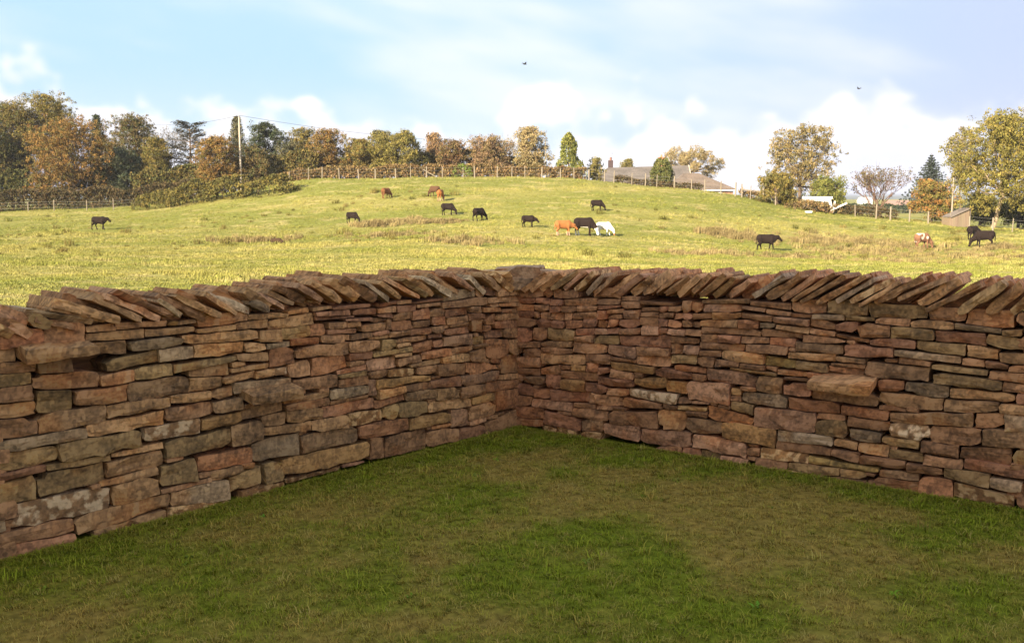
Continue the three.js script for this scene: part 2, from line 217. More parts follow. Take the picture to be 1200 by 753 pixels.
// ------------------------------------------------------------------ the dry stone wall: every stone measured along its run (mm from the corner, height above the lawn)
// [u0, u1, top0, bottom0, top1, bottom1, colour, 1 = juts out / 2 = set back]
const WALL_L = [
[2692,2975,960,915,965,927,1,0],[2420,2688,944,916,954,918,1,0],[3170,3391,1020,931,1020,941,3,0],[2981,3164,1018,924,1019,931,0,0],[2837,2976,1003,967,998,969,1,0],[2952,3281,920,874,932,873,1,1],
[2782,2948,916,848,921,871,1,0],[3285,3411,934,872,939,881,1,0],[3201,3402,864,821,877,829,0,0],[3049,3197,870,800,869,810,4,0],[2887,3044,859,787,870,804,4,2],[3232,3422,820,768,827,770,2,0],
[2924,3225,788,706,807,741,0,0],[2748,2920,766,712,759,709,0,0],[3229,3392,764,695,766,704,0,0],[3049,3211,716,623,736,624,2,0],[2791,3044,699,618,706,631,0,0],[3217,3430,691,625,702,635,1,0],
[3220,3435,622,533,632,537,0,0],[2899,3215,620,540,619,534,4,0],[2995,3403,527,474,532,485,5,0],[3133,3445,474,394,482,391,2,0],[2725,3129,475,386,469,387,2,0],[3188,3415,390,354,387,351,3,0],
[2883,3184,375,345,385,356,2,0],[2917,3232,343,258,349,242,2,0],[3238,3450,350,240,347,252,2,0],[2899,3370,224,120,242,125,6,0],[3375,3461,244,126,249,128,5,0],[3075,3445,116,48,124,63,0,0],
[3074,3438,36,-37,60,-24,3,0],[2566,2833,990,960,1000,968,0,0],[2624,2883,852,789,832,771,2,0],[2559,2742,776,719,770,705,2,0],[2415,2513,983,963,972,958,1,0],[2517,2562,985,957,982,958,7,0],
[2121,2409,1005,943,996,936,0,0],[2197,2416,933,906,928,905,1,0],[2050,2492,894,840,902,855,1,0],[2496,2764,909,857,912,853,5,0],[2144,2435,840,777,849,783,1,0],[2439,2620,849,786,845,789,5,0],
[2197,2555,768,738,766,726,2,0],[2135,2222,728,708,734,707,1,0],[2470,2785,700,611,702,617,4,0],[2576,2895,608,561,617,549,1,0],[2608,2991,545,478,534,477,1,0],[2618,2879,387,353,377,358,1,0],
[2279,2464,671,613,690,611,1,0],[2237,2465,733,669,726,693,1,0],[2083,2272,673,635,660,625,1,0],[2347,2572,606,553,609,571,1,0],[2221,2343,610,557,608,555,1,0],[2344,2604,549,479,557,487,0,0],
[2169,2340,543,476,543,486,4,0],[2179,2410,468,408,468,400,7,0],[2052,2241,412,297,401,280,4,0],[2414,2719,478,396,474,405,6,0],[2619,2913,347,274,341,266,1,0],[2655,2950,269,231,254,230,1,0],
[2656,2893,228,127,226,120,1,0],[2603,3070,126,62,110,28,1,0],[2620,3000,44,-53,30,-29,1,0],[2245,2614,383,296,384,302,2,0],[2438,2650,271,155,271,170,2,0],[2116,2434,273,180,271,188,10,0],
[2262,2599,125,11,126,56,5,0],[2063,2253,153,48,125,44,2,0],[2181,2366,178,139,183,129,1,0],[2239,2616,5,-65,54,-23,8,0],[1873,2117,969,941,976,946,1,0],[1993,2193,940,896,938,902,1,0],
[1911,2046,878,810,880,825,1,0],[2014,2140,816,767,833,777,1,0],[1998,2192,763,715,773,737,1,0],[2000,2233,705,675,704,679,1,0],[1695,1987,953,884,929,882,1,0],[1738,1869,983,955,973,954,1,0],
[1574,1707,982,963,977,955,1,0],[1445,1691,946,913,953,930,3,0],[1399,1690,905,894,926,905,3,0],[1724,1906,879,817,879,813,2,0],[1615,1719,886,819,879,817,10,0],[1854,2010,805,774,810,777,5,0],
[1654,1850,815,767,811,774,10,0],[1483,1650,804,764,815,773,0,0],[1461,1816,761,690,766,705,0,0],[1820,1994,770,686,773,674,10,0],[1234,1456,748,687,758,691,0,0],[1276,1457,685,636,687,645,3,0],
[1340,1456,636,615,642,608,0,0],[1460,1595,877,839,888,845,0,0],[1287,1482,887,866,894,882,3,0],[1185,1369,846,801,848,806,0,0],[1177,1283,871,849,886,851,0,0],[1279,1442,799,769,800,766,0,0],
[1151,1275,797,773,799,770,3,0],[1157,1304,769,747,766,754,1,0],[1462,1719,687,607,697,592,10,0],[1325,1537,612,578,598,578,3,0],[1397,1610,832,804,843,816,3,0],[1294,1570,969,946,975,953,3,0],
[1257,1413,941,898,946,909,3,0],[1965,2079,671,631,671,625,1,0],[1878,1961,666,625,671,626,6,0],[1850,2217,605,565,623,565,5,0],[1848,2165,560,496,561,508,1,1],[1916,2175,494,426,472,425,4,0],
[1725,1873,691,601,678,610,0,0],[1542,1844,583,507,592,526,0,0],[1325,1536,540,492,550,498,0,0],[1607,1911,489,458,494,462,1,0],[1605,1902,455,411,458,424,0,0],[1897,2048,419,354,423,360,4,0],
[1655,1893,410,343,419,355,1,0],[1324,1601,488,434,497,435,5,0],[1269,1651,405,340,408,343,3,0],[1737,2046,344,289,357,310,1,0],[1475,1733,338,261,340,270,1,0],[1216,1471,325,253,337,261,8,0],
[1253,1320,513,417,522,416,9,0],[1326,1537,575,543,574,553,2,0],[1812,2112,291,162,288,180,5,0],[1929,2059,143,41,163,50,2,0],[1325,1925,153,48,160,59,7,0],[1399,1808,254,165,268,161,4,0],
[1368,1526,40,28,48,27,3,0],[1530,1920,37,10,41,19,8,0],[1924,2202,37,-29,42,-28,8,0],[1092,1216,967,944,962,935,3,0],[971,1088,969,942,967,944,0,0],[710,967,957,937,950,935,3,0],
[413,704,999,937,997,931,5,0],[300,722,936,879,927,891,0,0],[322,407,1012,939,1009,938,0,0],[214,318,993,930,994,941,3,0],[4,210,977,918,982,927,0,0],[4,296,913,876,929,887,0,0],
[822,958,908,832,888,832,3,0],[1104,1241,940,901,931,904,0,0],[1121,1241,897,866,901,883,3,0],[965,1123,841,786,845,780,10,0],[929,1099,931,895,939,898,3,0],[962,1116,892,845,895,848,0,0],
[685,799,840,783,840,789,3,0],[688,817,887,844,891,843,0,0],[478,673,824,785,822,782,0,0],[467,644,780,757,778,760,0,0],[478,680,881,828,886,826,3,0],[691,810,781,737,785,739,0,0],
[815,959,828,782,828,786,0,0],[815,980,779,738,783,739,3,0],[456,686,754,707,757,707,3,0],[233,319,818,747,788,748,10,0],[256,328,744,703,744,700,10,0],[3,189,873,841,880,856,0,0],
[72,160,833,807,837,811,3,0],[359,473,877,832,879,840,0,0],[319,473,827,791,836,788,3,0],[168,345,851,821,866,831,0,0],[334,450,787,694,785,709,0,0],[10,229,798,752,806,767,0,0],
[4,229,749,691,763,712,3,0],[4,68,832,801,833,803,0,0],[841,1097,734,703,731,709,0,0],[1101,1210,747,678,742,676,2,0],[969,1096,702,681,705,679,1,0],[790,963,696,639,680,632,10,0],
[699,786,690,645,693,649,3,0],[436,695,704,631,703,638,9,0],[707,837,733,708,735,710,3,0],[324,431,676,620,679,628,2,0],[147,320,701,648,697,654,3,0],[4,143,687,623,700,635,0,0],
[629,884,633,582,631,579,10,0],[423,624,623,589,633,581,0,0],[968,1110,640,617,641,624,1,0],[321,463,600,499,581,516,0,0],[95,317,628,515,646,523,10,0],[4,91,620,510,624,514,0,0],
[890,1083,615,573,611,566,0,0],[722,987,575,537,567,546,1,0],[467,717,581,521,578,533,1,0],[162,273,513,469,517,487,3,0],[1089,1321,620,559,635,562,9,0],[968,1270,677,643,672,645,2,0],
[1006,1395,240,147,256,172,10,0],[1198,1320,156,21,163,25,0,0],[511,754,518,437,532,463,0,0],[196,505,471,433,519,431,10,0],[4,158,506,375,514,390,0,0],[962,1169,541,494,557,510,8,0],
[758,938,534,475,541,491,0,0],[817,1248,477,441,514,446,7,0],[1034,1242,440,396,441,386,1,0],[827,1029,437,393,440,400,0,0],[556,822,439,370,437,394,3,0],[189,551,428,357,427,361,9,0],
[315,557,354,280,357,290,0,0],[32,311,334,274,354,285,10,0],[1028,1264,392,348,381,331,10,0],[773,1024,387,325,396,336,4,0],[563,769,366,291,386,300,1,0],[1085,1211,340,246,330,253,2,0],
[843,1081,325,235,334,247,2,0],[449,839,281,218,300,241,1,0],[220,445,279,217,274,227,7,0],[645,1002,217,145,227,159,7,0],[474,640,216,86,226,105,9,0],[220,470,214,120,215,126,0,0],
[4,216,269,133,279,138,10,0],[854,1194,150,3,136,21,0,0],[571,849,94,0,124,19,0,0],[329,566,77,-5,86,4,3,0],[308,468,119,91,122,86,9,0],[4,325,124,-37,86,-6,0,0],
[5,185,372,335,390,351,0,0],[2368,2652,151,129,151,129,0,0],[1328,1602,431,409,431,409,0,0],[978,1152,781,749,781,749,0,0],[1178,1302,561,519,561,519,0,0],[728,922,931,909,931,909,0,0],
[638,802,141,119,141,119,0,0],[1368,1462,871,839,871,839,0,0],[1128,1172,861,799,861,799,0,0],[318,422,621,599,621,599,0,0],[2108,2182,181,149,181,149,0,0],[208,302,121,99,121,99,0,0],
[2518,2612,301,279,301,279,0,0],[728,812,461,439,461,439,0,0],[1758,1842,521,499,521,499,0,0],[188,272,881,859,881,859,0,0],[128,202,131,109,131,109,0,0],[768,842,321,299,321,299,0,0],
[2088,2162,501,479,501,479,0,0],[2368,2432,181,159,181,159,0,0],[1608,1672,511,489,511,489,0,0],[1758,1812,291,269,291,269,0,0],[158,192,461,429,461,429,0,0],[278,312,521,489,521,489,0,0],
[1448,1482,801,769,801,769,0,0],[808,852,151,129,151,129,0,0],[2948,2992,251,229,251,229,0,0],[388,432,701,679,701,679,0,0],[648,692,781,759,781,759,0,0],
];
const COPING_L = [
[3447,1012,3563,1110,68],[3237,1017,3367,1125,75],[3140,1016,3223,1090,46],[3024,1002,3210,1078,25],[2950,1018,3236,1118,29],[2886,1017,3124,1122,23],[2826,1012,3117,1152,45],[2720,1007,2942,1159,39],
[2622,1003,2888,1166,31],[2556,1009,2834,1178,36],[2512,1008,2621,1125,32],[2366,980,2621,1136,48],[2302,989,2532,1135,35],[2190,987,2379,1124,30],[2109,992,2341,1122,42],[1998,1000,2138,1125,55],
[1998,988,2099,1069,36],[1905,998,2050,1095,37],[1846,1012,1993,1109,31],[1756,1024,1964,1143,40],[1657,1016,1820,1134,32],[1524,999,1714,1152,36],[1410,1003,1575,1144,59],[1267,992,1527,1156,60],
[1163,977,1349,1123,34],[1074,983,1221,1109,30],[937,980,1195,1141,33],[871,982,1054,1119,31],[795,983,981,1114,31],[668,973,897,1130,37],[578,974,803,1132,38],[454,987,656,1124,41],
[338,956,495,1100,36],[186,968,380,1115,43],[85,961,262,1116,39],[16,948,152,1103,34],
];
const WALL_R = [
[5,202,965,905,983,917,0,0],[206,270,984,914,987,917,0,0],[347,475,973,916,987,926,0,0],[275,342,980,910,984,914,0,0],[3,142,901,860,909,869,3,0],[146,261,909,869,913,870,3,0],
[266,365,905,869,912,873,3,0],[369,623,914,870,937,888,0,0],[3,124,857,811,864,817,0,0],[128,257,864,817,867,822,0,0],[262,343,865,823,868,827,3,0],[347,462,865,827,873,837,0,0],
[467,618,873,835,885,851,0,0],[363,427,824,776,830,781,0,0],[432,618,827,781,847,804,0,0],[375,510,774,718,784,733,10,0],[514,619,788,733,801,743,3,0],[182,262,816,771,819,774,0,0],
[133,177,814,769,815,772,0,0],[3,129,808,762,814,769,3,0],[3,145,759,703,766,712,0,0],[150,267,766,708,771,721,3,0],[266,359,819,775,824,773,0,0],[271,370,764,714,771,714,3,0],
[121,231,702,624,713,629,0,0],[3,117,700,591,706,608,3,0],[235,450,712,630,707,640,2,0],[456,601,672,641,695,643,0,0],[456,602,724,676,738,699,3,0],[605,788,689,643,707,648,2,0],
[705,813,867,839,881,851,0,0],[704,803,834,805,845,813,0,0],[623,700,859,799,864,805,3,0],[705,785,802,750,808,764,10,0],[623,701,796,743,802,749,0,0],[705,783,746,709,760,716,3,0],
[607,701,738,694,746,705,9,0],[793,1145,708,643,738,656,3,0],[182,436,623,579,636,595,1,0],[441,699,636,569,642,580,0,0],[31,178,587,555,616,573,0,0],[7,27,585,506,591,519,0,0],
[40,183,553,498,570,513,0,0],[188,436,576,535,592,553,0,0],[187,538,532,468,558,492,1,0],[704,908,639,573,642,560,9,0],[4,183,490,411,508,432,0,0],[542,727,570,511,569,510,0,0],
[817,935,871,813,884,823,9,0],[789,937,807,756,820,770,3,0],[788,939,753,711,767,725,9,0],[630,793,933,896,943,907,0,0],[628,793,893,863,903,882,3,0],[797,937,926,883,935,889,0,0],
[797,939,958,929,967,938,0,0],[591,792,1004,938,1014,947,0,0],[429,540,482,441,489,446,7,0],[545,634,505,448,507,450,10,0],[5,175,406,368,428,378,0,0],[179,345,428,382,474,402,0,0],
[351,632,435,386,446,388,0,0],[638,725,482,437,488,458,3,0],[729,895,483,427,478,426,0,0],[732,1043,531,486,529,478,7,0],[5,45,364,308,366,313,0,0],[50,211,359,323,380,318,4,0],
[217,346,383,296,399,300,3,0],[352,533,383,300,384,314,7,0],[538,701,373,318,366,313,3,0],[637,894,424,372,423,377,3,0],[4,128,305,226,317,233,3,0],[3,114,222,150,229,157,0,0],
[132,258,288,218,294,226,10,0],[262,572,290,222,314,241,3,0],[576,820,307,237,309,245,0,0],[706,862,355,312,365,319,0,0],[119,442,215,164,224,163,9,0],[447,716,198,133,200,140,0,0],
[622,760,233,203,239,214,0,0],[461,617,231,202,235,204,0,0],[7,217,146,70,161,78,10,0],[3,214,65,-1,74,38,0,0],[221,507,151,50,119,39,3,0],[511,677,132,44,135,60,4,0],
[720,1070,208,127,242,133,0,0],[681,951,121,52,128,31,9,0],[191,303,31,-35,43,-20,8,0],[308,467,43,-26,38,-17,8,0],[511,662,40,-12,55,-8,8,0],[1355,1658,971,950,996,967,1,0],
[1363,1607,948,898,961,914,9,0],[1611,1754,955,936,947,923,0,0],[1129,1221,918,883,924,885,0,0],[1293,1359,964,888,946,896,0,0],[1225,1289,958,884,962,888,0,0],[941,1063,898,873,906,882,0,0],
[1067,1125,910,878,914,882,3,0],[939,1061,868,839,878,846,0,0],[1065,1168,871,839,878,846,0,0],[1173,1222,880,837,879,843,10,0],[1226,1297,881,843,886,844,3,0],[1301,1420,886,847,898,859,0,0],
[1424,1605,898,857,911,871,1,0],[1609,1797,911,879,909,868,0,0],[1135,1219,835,791,832,790,10,0],[1223,1289,840,791,841,796,0,0],[941,1060,836,787,843,786,0,0],[1065,1131,835,787,837,791,3,0],
[1293,1343,838,803,836,801,0,0],[1347,1587,848,813,867,819,1,0],[1591,1716,867,820,869,819,10,0],[1720,1812,860,830,863,833,5,0],[1361,1727,810,770,816,781,0,0],[1134,1251,780,744,782,740,9,0],
[943,1066,783,724,783,734,9,0],[1070,1130,778,736,783,741,3,0],[1255,1356,782,744,787,746,0,0],[1151,1341,739,689,735,694,0,0],[1360,1459,766,715,770,720,0,0],[1463,1605,769,720,773,727,3,0],
[1609,1778,772,729,779,737,0,0],[1347,1633,712,671,724,681,0,0],[1152,1236,684,616,688,625,0,0],[1240,1342,687,623,690,633,9,0],[1156,1331,613,566,628,572,2,0],[1348,1488,667,627,672,631,0,0],
[1492,1756,673,625,680,612,1,0],[1335,1444,623,562,627,561,0,0],[1450,1604,622,571,616,586,0,0],[913,1147,644,590,651,604,0,0],[914,1152,587,533,602,533,0,0],[1049,1300,530,473,515,471,3,0],
[900,1122,440,388,468,393,7,0],[866,1206,373,319,369,302,6,0],[824,1098,314,243,304,265,0,0],[955,1308,123,17,145,57,9,0],[1548,1831,578,564,574,554,2,0],[1183,1393,564,525,556,519,10,0],
[1398,1714,558,479,555,474,9,0],[1305,1393,517,473,515,474,0,0],[1126,1272,449,374,456,381,7,0],[1276,1550,467,357,473,347,9,0],[1216,1300,359,313,352,327,0,0],[1304,1420,345,327,349,335,0,0],
[1210,1406,305,272,315,294,2,0],[1103,1205,303,265,299,271,0,0],[1556,1618,452,414,453,418,7,0],[1554,1618,411,376,414,375,0,0],[1555,1698,372,315,370,302,2,0],[1416,1697,326,246,298,244,11,0],
[1074,1265,260,135,271,147,1,0],[1269,1412,275,244,291,245,0,0],[1269,1505,239,147,242,154,4,0],[1313,1664,135,60,133,33,9,0],[1248,1367,47,-23,53,-28,3,0],[1060,1242,26,-45,47,-25,0,0],
[1373,1500,47,-42,42,-40,2,0],[1506,1673,40,-39,29,-26,9,0],[1668,1745,102,61,111,59,0,0],[1662,1905,986,956,985,946,0,0],[1758,1905,942,916,933,907,0,0],[1801,2013,906,867,900,857,9,0],
[1732,1976,827,780,815,789,0,0],[1783,1936,778,734,784,736,3,0],[1637,1894,728,682,732,685,0,0],[1760,1941,668,614,656,613,12,0],[1910,2105,1013,933,1013,939,0,0],[2109,2333,1019,943,1019,943,2,0],
[1909,2028,929,908,928,910,0,0],[2032,2208,934,908,940,905,5,0],[2214,2374,939,908,937,909,2,0],[2017,2157,906,859,901,854,0,0],[2161,2282,899,847,905,849,3,0],[2286,2457,903,824,901,831,0,0],
[1819,2015,854,831,853,817,1,0],[2019,2163,849,814,843,816,0,0],[2167,2347,832,812,813,792,0,0],[1981,2223,811,770,803,779,0,0],[1940,2213,767,713,766,721,4,0],[2217,2477,775,710,780,722,3,0],
[1899,2170,708,665,717,669,1,0],[2174,2332,707,679,703,676,1,0],[1945,2128,656,607,655,600,2,0],[2132,2322,648,616,645,601,0,0],[2144,2332,665,652,673,649,4,0],[1836,2012,595,562,600,568,0,0],
[2016,2096,599,564,598,578,10,0],[1767,1832,608,588,608,578,0,0],[1719,1874,552,450,551,454,1,0],[1622,1899,445,377,450,368,5,0],[1703,2074,360,244,369,247,9,0],[1509,1841,242,146,240,124,7,0],
[2045,2401,566,515,581,515,1,1],[1879,2041,526,454,531,453,3,0],[2045,2409,512,444,512,440,4,0],[2405,2540,600,537,606,541,10,0],[2327,2400,603,581,604,584,0,0],[1906,2206,442,372,439,374,10,0],
[2210,2469,430,375,431,374,10,0],[2414,2556,460,434,460,435,0,0],[2080,2235,369,338,372,344,0,0],[2252,2478,370,313,367,308,0,0],[2078,2248,334,249,342,248,2,0],[2263,2438,310,242,306,242,5,0],
[1845,2170,242,175,245,184,13,0],[2180,2308,236,190,229,184,1,0],[2312,2478,229,173,238,172,1,0],[1845,2165,171,119,181,127,0,0],[2169,2321,171,135,170,114,0,0],[1750,2033,114,55,121,64,8,0],
[1724,1915,51,1,57,8,0,0],[1752,2136,-1,-59,12,-49,8,0],[2038,2430,112,68,100,78,12,0],[1920,2218,55,9,69,21,2,0],[2223,2369,68,21,72,28,2,0],[2325,2571,160,114,163,116,0,0],
[2140,2370,14,-68,24,-46,0,0],[2338,2638,1018,941,1018,948,2,0],[2378,2555,938,905,943,902,0,0],[2461,2679,896,835,893,837,2,0],[2351,2590,822,785,833,784,3,0],[2481,2816,771,737,763,724,5,0],
[2336,2669,694,606,691,617,4,0],[2643,2828,1015,943,1019,946,0,0],[2832,3058,1020,939,1020,929,0,0],[3062,3176,1018,951,1018,946,0,0],[2559,2776,938,898,942,897,1,0],[2780,3001,939,904,924,898,5,0],
[3005,3095,921,894,929,887,2,0],[2685,2931,893,833,896,830,3,0],[2935,3097,897,832,883,811,2,0],[2594,2841,830,775,828,771,2,0],[2845,2992,828,766,821,760,1,0],[2996,3189,807,749,809,754,1,0],
[2820,2928,757,721,753,717,0,0],[2933,3039,750,715,743,714,9,0],[2503,2669,733,696,725,695,0,0],[2673,2950,712,682,702,675,2,0],[2954,3195,701,661,705,655,0,0],[3043,3158,740,705,749,709,0,0],
[3099,3147,946,889,944,887,3,0],[3102,3175,885,811,883,812,0,0],[2414,2742,529,462,528,464,1,0],[2544,2769,602,532,604,532,5,0],[2773,3083,592,543,598,548,1,0],[2685,3019,669,607,656,606,2,0],
[3023,3199,655,601,652,601,0,0],[2473,2897,421,370,474,393,4,0],[2482,2683,366,291,377,289,6,0],[2689,2939,377,288,391,302,0,0],[2944,3214,395,313,409,321,4,0],[2902,3037,477,391,486,413,0,0],
[3041,3209,486,403,490,412,5,0],[2747,3009,527,459,544,494,1,0],[3013,3205,539,489,554,494,1,0],[3088,3201,597,549,597,558,3,0],[2442,2632,287,243,286,236,2,0],[2482,2657,219,168,216,171,2,0],
[2434,2641,98,54,102,64,4,0],[2374,2644,48,-52,60,-35,0,0],[2641,2836,284,220,289,219,0,0],[2840,3087,286,225,314,225,0,0],[3093,3220,314,224,317,223,2,0],[2576,2760,160,106,155,106,0,0],
[2661,2859,216,161,215,164,0,0],[2863,3225,222,170,219,162,3,0],[2764,2989,159,110,164,89,2,0],[2993,3143,152,97,147,76,5,0],[2648,2811,101,-41,103,-36,10,0],[2815,3116,87,10,65,5,8,0],
[3120,3200,65,6,80,9,0,0],[3147,3196,142,83,144,86,0,0],[2098,2322,601,579,601,579,0,0],[938,1162,941,919,941,919,0,0],[1608,1762,611,579,611,579,0,0],[728,912,561,539,561,539,0,0],
[1878,2042,561,539,561,539,0,0],[328,442,161,139,161,139,0,0],[348,422,471,439,471,439,0,0],[1618,1712,471,449,471,449,0,0],[898,962,481,449,481,449,0,0],[758,842,241,219,241,219,0,0],
[1478,1552,341,319,341,319,0,0],[1668,1732,131,109,131,109,0,0],[2558,2622,461,439,461,439,0,0],[2438,2502,721,699,721,699,0,0],[1668,1722,51,29,51,29,0,0],[2368,2412,71,49,71,49,0,0],
[2478,2522,241,219,241,219,0,0],[128,172,311,289,311,289,0,0],[1418,1462,351,329,351,329,0,0],[1898,1942,731,709,731,709,0,0],[2228,2272,801,779,801,779,0,0],
];
const COPING_R = [
[62,958,245,1112,37],[117,964,307,1107,40],[200,966,361,1110,37],[281,978,483,1123,39],[370,983,551,1130,39],[467,981,603,1120,36],[545,963,687,1112,39],[604,974,794,1129,44],
[697,972,931,1142,44],[788,977,955,1124,38],[877,978,1026,1114,37],[965,987,1141,1151,57],[1052,999,1187,1125,37],[1122,989,1285,1137,42],[1198,991,1344,1136,39],[1303,1014,1424,1150,36],
[1355,1000,1517,1154,38],[1428,996,1560,1136,38],[1522,999,1658,1127,38],[1676,1014,1866,1164,43],[1764,1005,1957,1168,48],[1851,996,2046,1179,36],[1914,1000,2153,1197,25],[1970,997,2213,1179,28],
[2053,995,2317,1177,30],[2167,1016,2363,1166,27],[2247,1018,2463,1178,35],[2287,999,2507,1160,29],[2376,1022,2610,1184,34],[2488,1046,2729,1190,29],[2600,1023,2793,1187,46],[2632,993,2897,1179,33],
[2792,998,3008,1187,53],[2929,1001,3086,1166,55],[3040,1015,3183,1157,47],[3128,1003,3278,1144,44],
];
const stoneMap = dataTex(512, 512, (u, v) => {
  const a = tfbm(u, v, 6, 11, 5), b = tfbm(u, v, 3, 31, 3), c = tfbm(u, v * 1, 48, 51, 2), s = tfbm(u, v, 18, 71, 3), bed = tn2(u, v, 7, 60, 5) * .6 + tn2(u, v, 11, 110, 6) * .4, f = .85 + (a - .5) * .55 + (c - .5) * .38 + (bed - .5) * .20;
  const iron = sstep(.55, .75, b) * .22, pale = sstep(.60, .74, s) * .24, pit = sstep(.32, .22, s) * .16;
  return [f + pale - pit + iron * .1, f * .985 + pale * .95 - pit - iron * .22, f * .97 + pale * .85 - pit - iron * .55];
});
const lichenMap = dataTex(512, 512, (u, v) => {
  const a = tfbm(u, v, 6, 11, 5), s = tfbm(u, v, 22, 91, 5), c = tfbm(u, v, 40, 51, 2), f = .42 + a * .36 + (c - .5) * .3, w = sstep(.42, .68, s) * .72;
  return [lerp(f, 1, w), lerp(f * .84, .97, w), lerp(f * .68, .92, w)];
});
const stoneBump = dataTex(512, 512, (u, v) => { const a = tfbm(u, v * 1, 10, 13, 5), s = tfbm(u, v, 5, 93, 3), t = tfbm(u * 1, v, 40, 23, 2), f = a * .5 + s * .3 + t * .2; return [f, f, f]; }, false);
const TONES = [ // brown, tan, olive, red, dark, grey, whitened, ochre, pale, pink, rust, orange, moss, light grey
  [.300, .148, .080], [.370, .205, .105], [.265, .170, .078], [.275, .115, .072], [.215, .125, .072], [.275, .195, .135], [.66, .54, .46], [.345, .185, .070],
  [.56, .40, .26], [.38, .20, .135], [.315, .125, .062], [.41, .150, .045], [.265, .185, .055], [.36, .275, .21]];
const stoneSet = (mean, g) => TONES.map((c, i) => [0, 1, 2].map((k) => {
  const f = [1.0, 1.22, .86][k], t = mix3(c, mean, i === 6 || i === 8 ? .1 : .34);
  return mat([t[0] * f * g[0], t[1] * f * g[1], t[2] * f * g[2]], .95, { map: (i === 6 || i === 8) ? lichenMap : stoneMap, bumpMap: stoneBump, bumpScale: .011 });
}));
let stoneMats = stoneSet([.29, .178, .10], [1.62, 1.50, 1.12]); // the browner run
// one roughly squared stone: four face corners (x, y), depth, seed
function stoneGeo(q, depth, seed, rough = 1) {
  const r = rng(seed), w = Math.max(Math.abs(q[1][0] - q[0][0]), .01), h = Math.max(Math.abs(q[0][1] - q[3][1]), .01);
  const nx = clamp(Math.round(w / .05), 3, 8), ny = h > .06 ? 4 : 3, m = Math.min(w, h);
  const off = r() * 50, tilt = (r() - .5) * .014 * rough, tilty = (r() - .5) * .012 * rough, P = [], U = [], I = [], uo = r() * 3, vo = r() * 3;
  const cut = [0, 0, 0, 0].map(() => r() < .16 ? r() * .3 + .08 : r() * .08);
  const jag = Math.min(.011, m * .12) * rough, bev = Math.min(.005, m * .1);
  const edge = (s, n) => { const o = []; for (let k = 0; k <= n; k++) o.push((fbm(s + k * .7, off, 2, 2) - .5) * 2.6 * jag); return o; };
  const eT = edge(off + 3, nx), eB = edge(off + 40, nx), eL = edge(off + 70, ny), eR = edge(off + 90, ny);
  const pos = (s, t) => { // s 0..1 left-right, t 0..1 top-bottom
    const a = lerp(q[0][0], q[1][0], s), b = lerp(q[3][0], q[2][0], s), ya = lerp(q[0][1], q[1][1], s), yb = lerp(q[3][1], q[2][1], s); return [lerp(a, b, t), lerp(ya, yb, t)];
  };
  const put = (x, y, z) => { P.push(x, y, z); U.push((x + z * .7) / .62 + uo, (y + z * .7) / .62 + vo); return P.length / 3 - 1; };
  const idx = [];
  for (let j = 0; j <= ny; j++) for (let i = 0; i <= nx; i++) {
    const s = (i + (i > 0 && i < nx ? (fbm(i * 3.1 + off, j * 2.7, 1, 1) - .5) * .5 : 0)) / nx, t = j / ny; let [x, y] = pos(s, t);
    if (j === 0) y += eT[i]; if (j === ny) y += eB[i]; if (i === 0) x += eL[j]; if (i === nx) x += eR[j];
    const ci = i === 0 ? (j === 0 ? 0 : j === ny ? 3 : -1) : i === nx ? (j === 0 ? 1 : j === ny ? 2 : -1) : -1;
    if (ci >= 0) { const c = cut[ci] * m; x += (i === 0 ? 1 : -1) * c * .9; y += (j === 0 ? -1 : 1) * c * .7; }
    const onEdge = i === 0 || i === nx || j === 0 || j === ny;
    const z = (fbm(x * 14 + off, y * 20, off, 3) - .5) * .036 * rough + (s - .5) * tilt * 2 + (t - .5) * tilty * 2 - (onEdge ? bev * (.5 + fbm(x * 20, y * 20, off + 5, 1)) : 0);
    idx.push(put(x, y, z));
  }
  const W = nx + 1;
  for (let j = 0; j < ny; j++) for (let i = 0; i < nx; i++) { const a = idx[j * W + i], b = idx[j * W + i + 1], c = idx[(j + 1) * W + i + 1], d = idx[(j + 1) * W + i]; if ((i + j) & 1) I.push(a, d, b, b, d, c); else I.push(a, d, c, a, c, b); }
  const rim = []; for (let i = 0; i <= nx; i++) rim.push(idx[i]); for (let j = 1; j <= ny; j++) rim.push(idx[j * W + nx]); for (let i = nx - 1; i >= 0; i--) rim.push(idx[ny * W + i]); for (let j = ny - 1; j > 0; j--) rim.push(idx[j * W]);
  const back = rim.map((k) => put(P[k * 3] * .97, P[k * 3 + 1] * .97, -depth + (r() - .5) * .02));
  for (let k = 0; k < rim.length; k++) { const k2 = (k + 1) % rim.length; I.push(rim[k], rim[k2], back[k2], rim[k], back[k2], back[k]); }
  const cb = put((q[0][0] + q[2][0]) / 2, (q[0][1] + q[2][1]) / 2, -depth); for (let k = 0; k < rim.length; k++) I.push(back[k], back[(k + 1) % rim.length], cb);
  let g = new THREE.BufferGeometry(); g.setAttribute('position', new THREE.Float32BufferAttribute(P, 3)); g.setAttribute('uv', new THREE.Float32BufferAttribute(U, 2)); g.setIndex(I);
  return toCreasedNormals(g, .34);
}
const COURSE_END = { L: 3.37, R: 3.12 }, RUN = 6.5;
